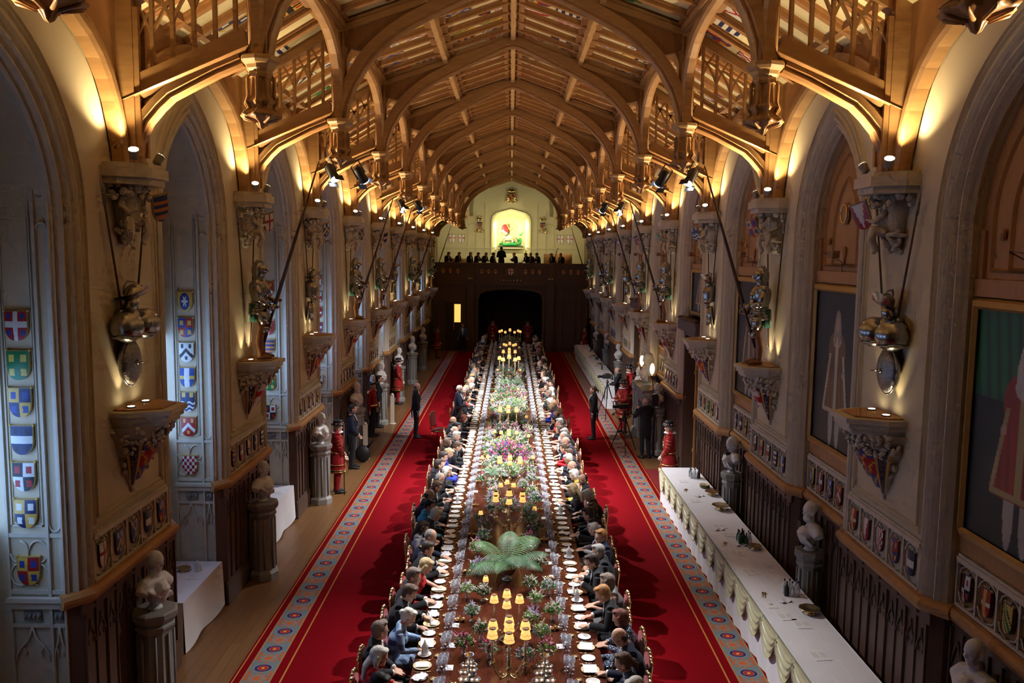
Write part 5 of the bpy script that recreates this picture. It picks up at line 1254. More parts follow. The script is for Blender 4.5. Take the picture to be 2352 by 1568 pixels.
# ================================================================ BANQUET TABLE
TX,TW,TZ=.03,1.20,.75
e=empty('banquet_table',(TX,0,0),0,'very long polished mahogany banquet table running down the red carpet','table')
b=MB(); b.box(-TW,TW,8.0,49.3,TZ-.035,TZ); b.box(-TW+.015,TW-.015,7.99,49.31,TZ-.055,TZ-.035); b.build('tabletop','mahog',e)
b=MB(); b.box(-TW+.12,TW-.12,8.1,49.2,TZ-.14,TZ-.055); b.build('apron','mahog',e)
lg=MB(); lg.lathe([(.16,0),(.17,.04),(.08,.10),(.06,.2),(.09,.35),(.06,.5),(.10,.61)],n=12); lgm=lg.mesh('leg','mahog')
for i in range(15):
    for s in (-1,1): put('leg',lgm,e,(s*.62,9+i*2.8,.015))
def U(name,me,loc,rz,label,cat,group,color=None,sc=None): return tag(put(name,me,None,loc,rz,color,sc),label,cat,group)
def L(prof,m,n=18,**k):
    b=MB(); b.lathe(prof,n=n,**k); return b
plate=L([(0,.004),(.045,.004),(.052,.006),(.087,.016),(.089,.018),(.084,.014),(.05,.001),(0,0)],0,24); plm=plate.mesh('side_plate','china')
b=MB(); b.lathe([(0,.003),(.07,.003),(.078,.006),(.115,.014),(.117,.016),(.11,.010),(.06,0),(0,0)],n=28); b.lathe([(0,.0045),(.028,.0045)],n=12,m=1); svm=b.mesh('service_plate',['creamchina','leather'])
def glassm(h,r,n=12):
    b=MB(); b.lathe([(r*.85,0),(r*.8,.004),(.008,.010),(.006,.03),(.010,h*.38),(.006,h*.45),(r*.55,h*.5),(r*.95,h*.62),(r,h*.8),(r*.92,h),(r*.88,h),(r*.9,h*.8),(r*.5,h*.54),(0,h*.5)],n=n,flute=.02,nf=6); return b
GLM=[glassm(.155,.038).mesh('wine_glass','glass'),glassm(.13,.034).mesh('wine_glass','glass'),glassm(.17,.033).mesh('wine_glass','glass')]
def cut(kind):
    b=MB()
    if kind=='knife': b.box(-.05,.11,-.006,.006,.002,.006,0); b.tube([(-.05,0,.006),(-.09,0,.007),(-.12,0,.008)],[(.006,.005),(.008,.006),(.010,.006)],6,m=1,up=(0,0,1))
    if kind=='fork':
        b.tube([(-.10,0,.007),(-.03,0,.006),(.03,0,.006)],[(.010,.005),(.005,.003),(.004,.003)],6,m=0,up=(0,0,1)); b.box(.03,.05,-.012,.012,.004,.007,0)
        for y in (-.010,-.0035,.0035,.010): b.box(.05,.095,y-.0015,y+.0015,.004,.007,0)
    if kind=='spoon': b.tube([(-.06,0,.006),(.02,0,.005)],[(.007,.004),(.003,.003)],6,up=(0,0,1)); b.ell((.045,0,.007),(.024,.015,.006))
    return b.mesh(kind,['gold' if kind=='fork' else 'silver','gold'])
KN_,FK_,SPN=cut('knife'),cut('fork'),cut('spoon')
b=MB(); b.lathe([(.0,.004),(.03,.004),(.036,.018),(.038,.02),(.034,.0),(0,0)],n=14); b.lathe([(.0,.02),(.018,.016),(.022,.008)],n=10,m=1); BTM=b.mesh('butter_dish',['gold',mat('butter',(.75,.62,.25),.5)])
b=MB(); 
def cardmesh(open_):
    b=MB()
    if open_==0: b.box(-.085,.085,-.06,.06,0,.004)
    elif open_==1:
        b.box(-.085,.085,-.115,.0,0,.003); b.prism([(0,0),(.11,.012),(.11,.015),(0,.003)],-.085,.085,lambda a,z,h:(h,a,z))
    else: b.prism([(0,0),(.10,.002),(.10,.005),(.02,.006),(.012,.10),(.009,.10)],-.075,.075,lambda a,z,h:(a,h,z))
    return b.mesh('menu_card','card')
CDM=[cardmesh(0),cardmesh(1),cardmesh(2)]
b=MB(); b.lathe([(.045,.0),(.05,.02),(.042,.07),(.055,.085),(.02,.15),(.0,.20)],n=12,flute=.12,nf=3,sx=1.0,sy=.75); NPM=b.mesh('folded_napkin','linen')
b=MB(); b.grid(10,10,lambda u,v:((u-.5)*.19,(v-.5)*.13,.012+.012*sin(u*9+v*4)*cos(v*7))); b.grid(10,10,lambda u,v:((u-.5)*.18,(v-.5)*.12,.001)); NPF=b.mesh('folded_napkin','linen')
b=MB()
for t in (-.038,.038): b.lathe([(.02,0),(.025,.012),(.033,.03),(.037,.045),(.034,.046),(.03,.034),(0,.030)],(t,0,0),14); b.lathe([(0,.036),(.028,.036)],(t,0,0),12,m=1)
b.tube([(-.04,0,.03),(0,.0,.055),(.04,0,.03)],.006,6); b.tube([(0,0,.05),(0,0,.085)],[.006,.012],6); SLM=b.mesh('salt_cellar',['gold',mat('amber_gilt',(.5,.16,.03),.15,.6)])
q=random.Random(33); restg=MB(); lowg=glassm(.15,.037,8)
gn=0
for i in range(66):
    Y=SEAT0+SP*(i-2)
    for s,sn in ((-1,'left'),(1,'right')):
        w=f'{num(i+1)} {sn} setting'; fy_=lambda d:Y-s*d   # positive d is the guest's left: far on the left side, near on the right
        rz=0 if s<0 else pi
        U('side_plate',plm,(s*(1.055)+TX*0,fy_(.325),TZ),0,f'white side plate, {w}','plate','white side plates along the banquet table')
        U('service_plate',svm,(s*1.05,fy_(.03),TZ),0,f'cream service plate, {w}','plate','cream service plates along the banquet table')
        st=q.random(); k=0 if st<.45 else 1 if st<.85 else 2
        U('menu_card',CDM[k],(s*(1.05)+(-.02 if k==2 else 0),fy_(.03)+q.uniform(-.01,.01),TZ+.018),rz+q.uniform(-.12,.12),f'white {["closed","open","upright folded"][k]} menu card on the {w}','card','menu cards on the banquet table')
        U('table_knife',KN_,(s*1.05,fy_(-.115),TZ),pi+rz,f'silver and gilt knife, {w}','knife','knives along the banquet table')
        U('table_fork',FK_,(s*1.05,fy_(.185),TZ),pi+rz,f'gilt fork, {w}','fork','forks along the banquet table')
        if i<24: U('dessert_spoon',SPN,(s*1.055,fy_(-.145),TZ),rz,f'small spoon, {w}','spoon','spoons along the banquet table'); U('butter_knife',KN_,(s*.94,fy_(.30),TZ),pi/2,f'small butter knife beside the side plate, {w}','knife','butter knives',sc=.6)
        U('butter_dish',BTM,(s*.885,fy_(.29),TZ),0,f'small gilt butter dish, {w}','dish','butter dishes along the banquet table')
        for j,(dx,dy,kk) in enumerate(((.0,-.10,1),(.075,-.075,0),(.01,-.01,0),(.085,.02,2),(.03,.085,1))):
            p=(s*(.835-dx),fy_(dy+.03)+q.uniform(-.008,.008),TZ)
            if i<30: U('wine_glass',GLM[kk],p,0,f'cut crystal wine glass, {num(j+1)} of five at the {w}','glass','crystal glasses along the banquet table')
            else: restg.M=Matrix.Translation(p); restg.add(lowg.v,lowg.f,0,True); restg.M=None
        if q.random()<.28: U('folded_napkin',NPM if q.random()<.6 else NPF,(s*(1.05),fy_(.325),TZ+.016),q.uniform(0,3),f'folded white napkin on the side plate, {w}','napkin','white napkins on the banquet table')
        if q.random()<.3: U('place_card',CDM[0],(s*.71,fy_(.0),TZ+.001),pi/2,f'small white card beside the glasses, {w}','card','small cards by the glasses',sc=.8)
        if i%3==1: U('salt_cellar',SLM,(s*(.66),fy_(.12),TZ),q.uniform(-.4,.4),f'pair of gilt salt cellars, {w}','salt cellar','gilt salt cellars along the banquet table')
tag(restg.build('distant_wine_glass','glass'),'rows of crystal glasses at the far settings of the banquet table','glass','crystal glasses along the banquet table','stuff')
b=MB(); b.box(-.09,.09,-.05,.05,0,.022); U('book','x' and b.mesh('book','paper'),(.80,10.62,TZ),pi/2,'flat white book lying beside the second right setting','book',None); 
b=MB(); b.tube([(-.08,0,.03),(-.05,0,.035),(.05,0,.035),(.08,0,.03)],[(.02,.016),(.034,.026),(.034,.026),(.02,.016)],10,up=(0,0,1)); U('evening_bag',b.mesh('evening_bag','sequin'),(.80,10.63,TZ+.024),0,'sparkling silver evening bag lying on a white book','bag',None)
# ---------------------------------------------------------------- candelabra
b=MB(); b.lathe([(.066,0),(.055,.055),(.040,.115)],n=18); b.lathe([(.0664,0),(.0652,.008)],n=18,m=1); b.lathe([(.0415,.108),(.0402,.117)],n=18,m=1)
for i in range(5): b.tube([(.0585*cos(a),.0585*sin(a),.060-.018*sin((a-i*2*pi/5)/(2*pi/5)*pi)) for a in [i*2*pi/5+j*2*pi/5/5 for j in range(6)]],.0022,4,m=1)
SHM=b.mesh('lamp_shade',['shade','leather'])
b=MB(); b.tube([(0,0,0),(0,0,.31)],.0125,8); b.lathe([(.040,0),(.046,.010),(.016,.016),(.018,.035)],(0,0,-.012),12,m=1); CDL=b.mesh('candle',['candle','gold'])
def candelabrum(x,y,n,r,zr,center,label,up=0,size=1.0):
    e=empty('candelabrum',(x,y,TZ),0,label,'candelabrum','gilt candelabra along the banquet table'); h=zr-.37
    b=MB(); b.lathe([(.11,0),(.115,.015),(.08,.03),(.045,.06),(.03,.10),(.05,.14),(.025,.17),(.022,h*.75),(.04,h*.8),(.03,h*.9),(.02,h+(up if center else 0))],n=14,flute=.08,nf=7); b.build('stem','gold',e)
    P=[(r*cos(2*pi*i/n+pi/2),r*sin(2*pi*i/n+pi/2),h) for i in range(n)]
    for i,p in enumerate(P):
        b=MB(); d=V(p[0],p[1],0).normalized(); b.tube([V(0,0,h*.62)]+[d*(r*t)+V(0,0,h*.62+(h-.02-h*.62)*t**2-.07*sin(pi*t)) for t in (.2,.4,.6,.8,1)],[.010,.012,.010,.009,.008,.009],7); b.ell(d*r*.5+V(0,0,h*.62-.03),(.02,.02,.025),8,5); b.build('arm','gold',e)
    if center: P.append((0,0,h+up))
    for p in P: put('candle',CDL,e,p,sc=size); put('lamp_shade',SHM,e,(p[0],p[1],p[2]+.30*size),sc=size)
    return e
CA=[(0.03,9.2,6,.22,.84,1,.03,1),(0.0,10.65,4,.17,.60,0,0,.95),(0.02,14.6,6,.28,.82,1,.07,.95),(0.03,17.3,6,.25,.84,1,.05,.9),(-.02,16.2,3,.15,.66,0,0,.8),(.0,21.3,4,.2,.6,0,0,.8),(-.02,23.2,6,.27,.80,1,.08,.95),(-.02,32.6,5,.40,.95,1,.1,1.3),(-.02,36.0,6,.3,.9,1,.1,1.1),(0,40.6,5,.3,.7,1,.08,1.1),(0,46.8,7,.6,.75,1,.1,1.2)]
for i,(x,y,n,r,zr,c,up,sz) in enumerate(CA): candelabrum(x,y,n,r,zr,c,f'gilt candelabrum with small glowing shades in the middle of the table, {nth(i)} from near end',up,sz)
sm=MB(); sm.lathe([(.05,0),(.052,.01),(.02,.02),(.012,.05),(.016,.1),(.010,.15),(.014,.2)],n=12); SMM=sm.mesh('stem','gold')
for i,(x,y) in enumerate([(-.32,11.96),(-.51,15.15),(.51,15.45),(-.63,19.4),(-.5,19.5),(.59,19.48),(-.38,22.31),(.53,21.82),(.52,24.46),(-.56,27.3),(-.48,29.06),(.32,29.59),(.53,27.81),(-.5,34.5),(.45,34.5),(-.5,38.5),(.45,38.5),(-.5,43),(.5,43)]):
    e=empty('candlestick',(x,y,TZ),0,f'single gilt candlestick with glowing shade, {nth(i)} from near end','candlestick','single candlesticks along the banquet table'); put('stem',SMM,e,sc=(1,1,.35)); put('candle',CDL,e,(0,0,.075),sc=.66); put('lamp_shade',SHM,e,(0,0,.275),sc=.72)
# tiered silver stands
for s,sn in ((-1,'left'),(1,'right')):
    e=empty('tiered_stand',(s*.44+.01,9.22,TZ),0,f'tall tiered silver dessert stand, {sn} of the two at the near end','stand')
    b=MB(); b.tube([(0,0,0),(0,0,.48)],.010,8); b.lathe([(.07,0),(.06,.01),(.015,.03)],n=14); b.build('stem','silver',e)
    for j,(z,r) in enumerate(((.05,.145),(.16,.135),(.27,.12),(.37,.10))):
        b=MB()
        for a in range(3): an=a*2*pi/3+j*.5; b.lathe([(0,.004),(r*.38,.008),(r*.5,.024),(r*.52,.026),(r*.4,.0),(0,-.002)],(r*.55*cos(an),r*.55*sin(an),z),14,flute=.04,nf=8)
        b.build('tier_dish','silver',e)
    b=MB(); b.lathe([(.01,.44),(.02,.46),(.055,.50),(.06,.505),(.05,.49),(0,.462)],n=16,flute=.03,nf=8); b.build('top_bowl','silver',e)
# ---------------------------------------------------------------- flowers and ferns
GRN=[(.10,.30,.05),(.17,.40,.08),(.07,.20,.05),(.25,.44,.12),(.13,.32,.12)]
BLO={'pink':(.62,.12,.24),'pale pink':(.72,.42,.45),'white':(.74,.72,.64),'lilac':(.50,.34,.60),'purple':(.20,.06,.36),'cream':(.72,.62,.40),'magenta':(.60,.03,.22),'orange':(.75,.24,.03),'yellow':(.70,.55,.06)}
def foliage(rx,ry,rz,n,seed,ll=.05,z0=.0):
    q=random.Random(seed); b=MB()
    for _ in range(n):
        d=Vector((q.gauss(0,1),q.gauss(0,1),abs(q.gauss(0,.8)))).normalized(); k=q.random()**.5
        p=Vector((d.x*rx*k,d.y*ry*k,z0+d.z*rz*k)); L_=ll*q.uniform(.5,1.1); w=L_*.36; t=(d*.6+Vector((q.uniform(-.9,.9),q.uniform(-.9,.9),q.uniform(-.5,.6)))).normalized(); sd=t.orthogonal().normalized(); sd=Quaternion(t,q.uniform(0,6))@sd; nn=t.cross(sd)
        b.add([p,p+t*L_*.5+sd*w+nn*w*.3,p+t*L_-nn*w*.4,p+t*L_*.5-sd*w+nn*w*.3],[(0,1,2),(0,2,3)],0,False)
    for _ in range(max(3,n//25)):
        a=q.uniform(0,6.3); b.tube([(0,0,z0*.3),(rx*.4*cos(a),ry*.4*sin(a),z0+rz*.4),(rx*.75*cos(a),ry*.75*sin(a),z0+rz*.75)],.0025,4)
    return b.mesh('foliage','leaf')
def blossoms(rx,ry,rz,n,seed,r=.02,z0=0,spike=0):
    q=random.Random(seed); b=MB()
    for _ in range(n):
        d=Vector((q.gauss(0,1),q.gauss(0,1),abs(q.gauss(0,.9)))).normalized(); k=q.uniform(.75,1.05); p=Vector((d.x*rx*k,d.y*ry*k,z0+d.z*rz*k)); rr=r*q.uniform(.7,1.3); t=d; u=t.orthogonal().normalized(); w=t.cross(u)
        if spike and q.random()<spike:
            for j in range(5): b.ell(p+t*(j*rr*.6)+Vector((q.uniform(-1,1),q.uniform(-1,1),0))*rr*.3,(rr*.6*(1-j*.13),)*3,6,4)
            continue
        for j in range(5):
            a=j*2*pi/5; dd=(u*cos(a)+w*sin(a)); b.add([p,p+dd*rr*.6+t*rr*.3+w*rr*.3*cos(a),p+dd*rr+t*rr*.5,p+dd*rr*.6+t*rr*.3-w*rr*.3*cos(a)],[(0,1,2,3)],0,True)
        b.ell(p+t*rr*.15,(rr*.35,)*3,5,3)
    return b.mesh('blossom','petal')
FO=[foliage(.10,.10,.11,230,i,.034,.11) for i in range(4)]; BS=[blossoms(.10,.10,.115,34,i+9,.020,.115,.12) for i in range(4)]
FB=[foliage(.42,.42,.30,1900,40+i,.055,.10) for i in range(3)]; BB=[blossoms(.42,.42,.32,95,50+i,.034,.10,.2) for i in range(4)]
FE=foliage(.09,.09,.13,120,60,.04,.09)
b=MB(); b.lathe([(.022,0),(.026,.004),(.030,.03),(.022,.06),(.012,.085),(.016,.115),(.013,.11),(.01,.085),(.0,.08)],n=12); VSM=b.mesh('glass_vase','glass')
b=MB(); b.lathe([(.045,0),(.04,.01),(.012,.02),(.010,.06),(.05,.09),(.055,.105),(.05,.1),(0,.08)],n=14); VSS=b.mesh('silver_vase','silver')
q=random.Random(77); pn=0
CMB=[('white','lilac'),('pale pink','white'),('white','pale pink'),('pale pink','magenta'),('lilac','white'),('pink','white'),('cream','lilac')]
def posy(x,y,c,big=1,label=None,vs=None):
    global pn; a=CMB[c]
    e=empty('flower_posy',(x,y,TZ),q.uniform(0,6),label,'flowers','small posies in glass vases along the banquet table'); put('vase',vs or (VSM if pn%3 else VSS),e); put('foliage',FO[pn%4],e,color=GRN[pn%5],sc=big); put('blossom',BS[pn%4],e,color=BLO[a[0]],sc=big); o=put('blossom',BS[(pn+1)%4],e,color=BLO[a[1]],sc=big*.95); pn+=1
PY=[(-.55,10.2,3),(-.49,11.2,0),(-.36,11.9,2),(-.60,11.95,0),(.42,11.65,1),(.62,12.1,0),(.65,11.25,2),(.47,10.55,6),(.52,10.05,3),(.36,12.2,1),(-.34,10.6,1),(.24,9.9,4),(-.22,10.1,5),(-.15,8.75,6),(.30,9.0,2),(-.5,12.9,4),(.55,13.1,1),(.35,11.0,4)]
y=13.7
while y<48.5:
    for s in (-1,1):
        PY.append((s*q.uniform(.30,.58),y+q.uniform(-.1,.1),q.randrange(7)))
    y+=.55 if y<30 else .9
PY.sort(key=lambda p:p[1])
for i,(x,y,c) in enumerate(PY): posy(x,y,c,q.uniform(1.15,1.5) if y>13 else q.uniform(1.1,1.3),f'{CMB[c][0]} and {CMB[c][1]} posy in a small vase, {num(i+1) if i<70 else str(i+1)+"th"} along the table')
def frond(L_,w,droop,seed):
    b=MB(); n=34; q=random.Random(seed); sp=[]
    for i in range(n+1):
        t=i/n; sp.append(Vector((L_*(t*.93),0,.42*L_*sin(t*2.0)-droop*t*t)))
    b.tube(sp,[.004*(1-.8*i/n) for i in range(n+1)],5)
    for i in range(2,n):
        t=i/n; l=w*sin(pi*min(1,t*1.05+.12))**.8; tt=(sp[i+1]-sp[i-1]).normalized()
        for s in (-1,1):
            o=sp[i]; d=(Vector((.42,s*1.0,-.12-.25*t))).normalized(); e_=o+d*l-Vector((0,0,.12*l)); m_=o+d*l*.45; h=tt*.0062
            b.add([o-h*.6,m_-h,e_,m_+h,o+h*.6],[(0,1,4),(1,2,3),(1,3,4)],0,False)
    return b.mesh('frond','leaf')
FGR=[(.05,.12,.055),(.12,.20,.11),(.26,.33,.25),(.08,.17,.06)]
FR=[frond(.62,.17,.16,1),frond(.5,.15,.26,2),frond(.72,.19,.30,3)]
def fern(x,y,n,sc,label,urn=True,z=.22):
    e=empty('fern',(x,y,TZ),0,label,'fern','ferns along the banquet table')
    if urn:
        b=MB(); b.lathe([(.09,0),(.09,.015),(.04,.03),(.03,.05),(.10,.09),(.14,.15),(.145,.2),(.155,.21),(.13,.2),(0,.18)],n=20,flute=.02,nf=10); b.build('urn','silver',e)
    for i in range(n):
        o=put('frond',FR[i%3],e,(0,0,z),i*2*pi/n+q.uniform(-.2,.2),FGR[q.randrange(4)],sc*q.uniform(.8,1.1)); o.rotation_euler=(0,q.uniform(-.25,.38),i*2*pi/n+q.uniform(-.2,.2))
fern(0,12.72,14,1.45,'large feathery fern in a silver urn, the nearest fern on the table')
for i,(x,y,n,s_) in enumerate([(.42,15.2,9,.62),(-.38,18.2,9,.7),(.1,26.5,11,.85),(-.3,29,10,.8),(.25,31,11,.9),(-.1,34.6,12,.9),(.3,38,10,.9),(-.2,42.5,11,.9),(.25,47.3,13,.95)]): fern(x,y,n,s_,f'green fern among the flowers, {nth(i+1)} fern from near end',i>3)
def bigflowers(x,y,cols,label,sc=1,vase=None):
    e=empty('flower_arrangement',(x,y,TZ),q.uniform(0,6),label,'flowers','large flower arrangements along the banquet table')
    b=MB(); b.lathe([(.08,0),(.1,.03),(.07,.08),(.09,.14),(.06,.13)],n=14,flute=.03,nf=9); b.build('bowl','gold',e)
    put('foliage',FB[q.randrange(3)],e,color=GRN[q.randrange(5)],sc=sc)
    for j,c in enumerate(cols): put('blossom',BB[j%4],e,(0,0,0),j*1.3,BLO[c],sc=sc)
BF=[(0.02,16.4,('purple','magenta','lilac'),.55),(.0,18.9,('pale pink','white','lilac'),.8),(.0,20.2,('pink','magenta','purple','pale pink'),1.15),(-.15,21.4,('white','pale pink','yellow'),.85),(.15,22.4,('pale pink','lilac'),.85),(-.05,23.4,('white','lilac','pink'),.9),(.1,25.2,('pale pink','magenta'),.85),(-.15,26.2,('white','pink'),.85),(.1,27.4,('lilac','white'),.9),(-.05,28.6,('pink','pale pink'),.9),(.1,30.1,('white','lilac','magenta'),.9),(-.1,31.5,('white','pale pink'),.9),(.05,33.4,('pink','white'),.9),(-.1,35.2,('lilac','pale pink'),.9),(.1,37,('white','magenta'),.9),(-.05,38.8,('pink','white'),1),(.05,41.4,('magenta','lilac'),1),(-.05,43.6,('pink','magenta','white'),1.1),(.05,45.3,('white','pale pink'),1),(-.1,48.2,('white','lilac'),1)]
for i,(x,y,c,s_) in enumerate(BF): bigflowers(x,y,c,f'mound of {c[0]} and {c[1]} flowers with leaves, {nth(i) if i<15 else num(i+1)} from near end',s_)
# ================================================================ SIDE TABLES, STANDING PEOPLE, EQUIPMENT
def serving_table(x0,x1,y0,y1,label,n_sw):
    e=empty('serving_table',(0,0,0),0,label,'table'); b=MB(); h=.85
    b.box(x0+.03,x1-.03,y0+.03,y1-.03,h-.03,h-.004); 
    for x in (x0+.08,x1-.1):
        y=y0+.1
        while y<y1-.05: b.box(x-.02,x+.02,y-.02,y+.02,0,h-.03); y+=1.8
    b.build('tabletop','wains',e)
    c=MB(); c.box(x0,x1,y0,y1,h-.004,h); N=int((y1-y0)*9)
    def W(p,q_): return lambda u,v:(p(u)[0]+.012*sin(p(u)[1]*14+p(u)[0]*9)*v*q_[0],p(u)[1]+.012*sin(p(u)[0]*14)*v*q_[1],h*(1-v)+.006+.008*sin(p(u)[1]*11)*v)
    c.grid(N,4,W(lambda u:(x0,y0+(y1-y0)*u),(1.6,0))); c.grid(10,4,W(lambda u:(x0+(x1-x0)*u,y1),(0,1))); c.grid(10,4,W(lambda u:(x0+(x1-x0)*u,y0),(0,1))); c.grid(N,4,W(lambda u:(x1,y0+(y1-y0)*u),(1,0)))
    for f in (.36,.64): c.box(x0+(x1-x0)*f-.0015,x0+(x1-x0)*f+.0015,y0,y1,h,h+.002)
    cl=c.build('white_cloth','linen'); tag(cl,('nearer' if 'nearer' in label else 'farther')+' white linen cloth covering the long serving table on the right','tablecloth')
    L_=(y1-y0)/n_sw
    for i in range(n_sw):
        a=y0+i*L_; b=MB()
        def Sw(u,v,a=a):
            # gathered at the near end, sagging to the far end
            yy=a+L_*u; sag=(.17+.36*v)*sin(pi*min(1,u**.8))**.75*(.25+.75*v)+.02+.30*v*(1-abs(u-.42)*1.6)*0.4
            zt=h-.012; drop=v*(.10+.38*sin(pi*u**.9)**.8)
            off=.025+.022*sin(v*26+2*u)*sin(pi*u)**.5*min(1,v*3)+.01*v
            return (x0-off-.012,yy,zt-drop)
        b.grid(22,26,Sw); b.grid(22,3,lambda u,v:(Sw(u,v)[0]+.02,Sw(u,v)[1],Sw(u,v)[2]))
        m_=put('satin_swag',b.mesh('satin_swag','swag')); m_.parent=None
        tag(m_,f'pale gold satin swag on the {"nearer" if "nearer" in label else "farther"} serving table front, {num(i+1)} from its near end','swag','satin swags along the serving tables')
        b=MB()
        for j in range(5): b.tube([(x0-.03-.01*j%3,a+L_-.02+.012*j-.03,h-.01),(x0-.045,a+L_-.015+.010*j-.03,h-.10),(x0-.035,a+L_-.02+.02*j-.05,h-.30)],[.010,.014,.012],6)
        b.ell((x0-.05,a+L_-.01,h-.07),(.025,.035,.04)); g=put('gathered_tail',b.mesh('gathered_tail','swag'),m_)
    return e
serving_table(3.68,4.50,8.0,19.45,'long nearer serving table under white cloth along the right wall',17)
serving_table(3.72,4.42,31.5,46.6,'long farther serving table under white cloth along the right wall',24)
def bottle(h,r,m):
    b=MB(); b.lathe([(r*.9,0),(r,.01),(r,h*.55),(r*.4,h*.75),(r*.33,h*.95),(r*.38,h*.96),(r*.38,h),(0,h)],n=12); c=MB(); c.lathe([(r*.42,h*.9),(r*.42,h*1.01),(0,h*1.015)],n=10); return b.mesh('bottle_body',m),c.mesh('bottle_cap','black')
BT={'green':bottle(.21,.032,'jar'),'clear':bottle(.22,.034,'glass'),'dark':bottle(.22,.036,'black')}
bc=0
def put_bottle(kind,x,y,lab):
    global bc; e=empty('bottle',(x,y,.853),0,lab,'bottle','bottles on the serving tables'); put('bottle_body',BT[kind][0],e); put('bottle_cap',BT[kind][1],e); bc+=1
q=random.Random(8)
for gi,(cx,cy,ks) in enumerate([(4.2,14.25,['green','green','clear','clear','dark','clear','green','dark']),(4.28,12.05,['dark','clear','clear','clear','clear','clear']),(4.28,18.6,['clear','clear','dark','green','clear','clear','clear']),(4.2,33.5,['clear','dark','green']),(4.2,36.5,['green','clear','clear','dark']),(4.2,40,['clear','green','dark']),(4.2,43.5,['clear','clear','green'])]):
    for j,k in enumerate(ks): put_bottle(k,cx+(j%3-1)*.085+q.uniform(-.01,.01),cy+(j//3)*.10-.1,f'{k} glass bottle, {num(j+1)} in the {nth(gi)} cluster on the serving tables')
b=MB(); b.lathe([(.09,0),(.10,.005),(.04,.015),(.035,.03),(.09,.05),(.15,.075),(.155,.08),(.14,.078),(.08,.06),(0,.055)],n=20,flute=.05,nf=8); GD=b.mesh('gilt_dish','gold')
for j,(x,y,s_) in enumerate([(4.3,13.95,.8),(4.33,11.35,1),(4.35,17.2,1),(4.28,16.2,1.15),(4.2,34.5,1),(4.2,38,1),(4.2,41.3,1)]): tag(put('gilt_dish',GD,None,(x,y,.85),0,sc=s_),f'gilt footed dish on the serving tables, {num(j+1)} along','dish','gilt dishes on the serving tables')
PLB=MB(); 
for j in range(8): PLB.lathe([(0,.004+.007*j),(.09,.010+.007*j),(.11,.016+.007*j),(.09,.006+.007*j),(0,.0+.007*j)],n=20)
for j in range(4): pass
for j in range(8):
    tag(put('stacked_plate',svm,None,(4.32,17.75,.85+.009*j),0,sc=.95),'white plate in the pile on the nearer serving table','plate','pile of plates on the nearer serving table')
for j,(x,y,rz) in enumerate([(4.0,15.15,.1),(4.05,14.7,-.1),(3.92,12.9,.15),(4.1,11.0,0),(3.95,11.25,.1),(3.95,13.75,.1),(3.9,16.8,0),(3.95,18.3,.05),(4.0,10.1,.1)]):
    b=MB(); b.box(-.15,.15,-.105,.105,0,.002); tag(put('paper_sheet',b.mesh('paper_sheet','card'),None,(x,y,.853),pi/2+rz),f'white printed sheet lying on the nearer serving table, {num(j+1)} listed','paper','papers on the nearer serving table')
b=MB(); b.box(-.10,.10,-.07,.07,0,.002); e=put('number_card',b.mesh('number_card','paper'),None,(3.86,11.6,.853),-pi/2); tag(e,'white card printed with the number nine beside gilt servers on the serving table','card')
t=text_mesh('9',.09,'black',.0005); put('printed_number',t,e,(-.03,0,.0026))
for j,(x,y) in enumerate([(3.87,11.95),(3.85,14.15),(3.86,17.5),(4.0,34.8),(4.0,37.6),(4.0,41)]):
    e=empty('serving_fork',(x,y,.856),pi*.4,f'pair of gilt servers on the serving tables, {num(j+1)} along','cutlery','gilt servers on the serving tables'); b=MB(); b.tube([(-.1,0,.006),(.04,0,.005)],.005,6); b.ell((.075,0,.006),(.035,.022,.008)); b.build('spoon_server','gold',e); b=MB(); b.tube([(-.1,.04,.006),(.04,.03,.005)],.005,6); b.box(.04,.10,.015,.045,.003,.008); b.build('fork_server','gold',e)
for j,(x,y,w) in enumerate([(4.12,14.12,'below the green bottles'),(3.93,14.95,'beside the first bottle cluster'),(4.1,11.75,'beside the number nine card'),(4.05,17.1,'beside the footed dish')]): tag(put('linen_napkin',NPF,None,(x,y,.851),.2*j),f'folded white napkin on the nearer serving table, {w}','napkin','napkins on the serving table')
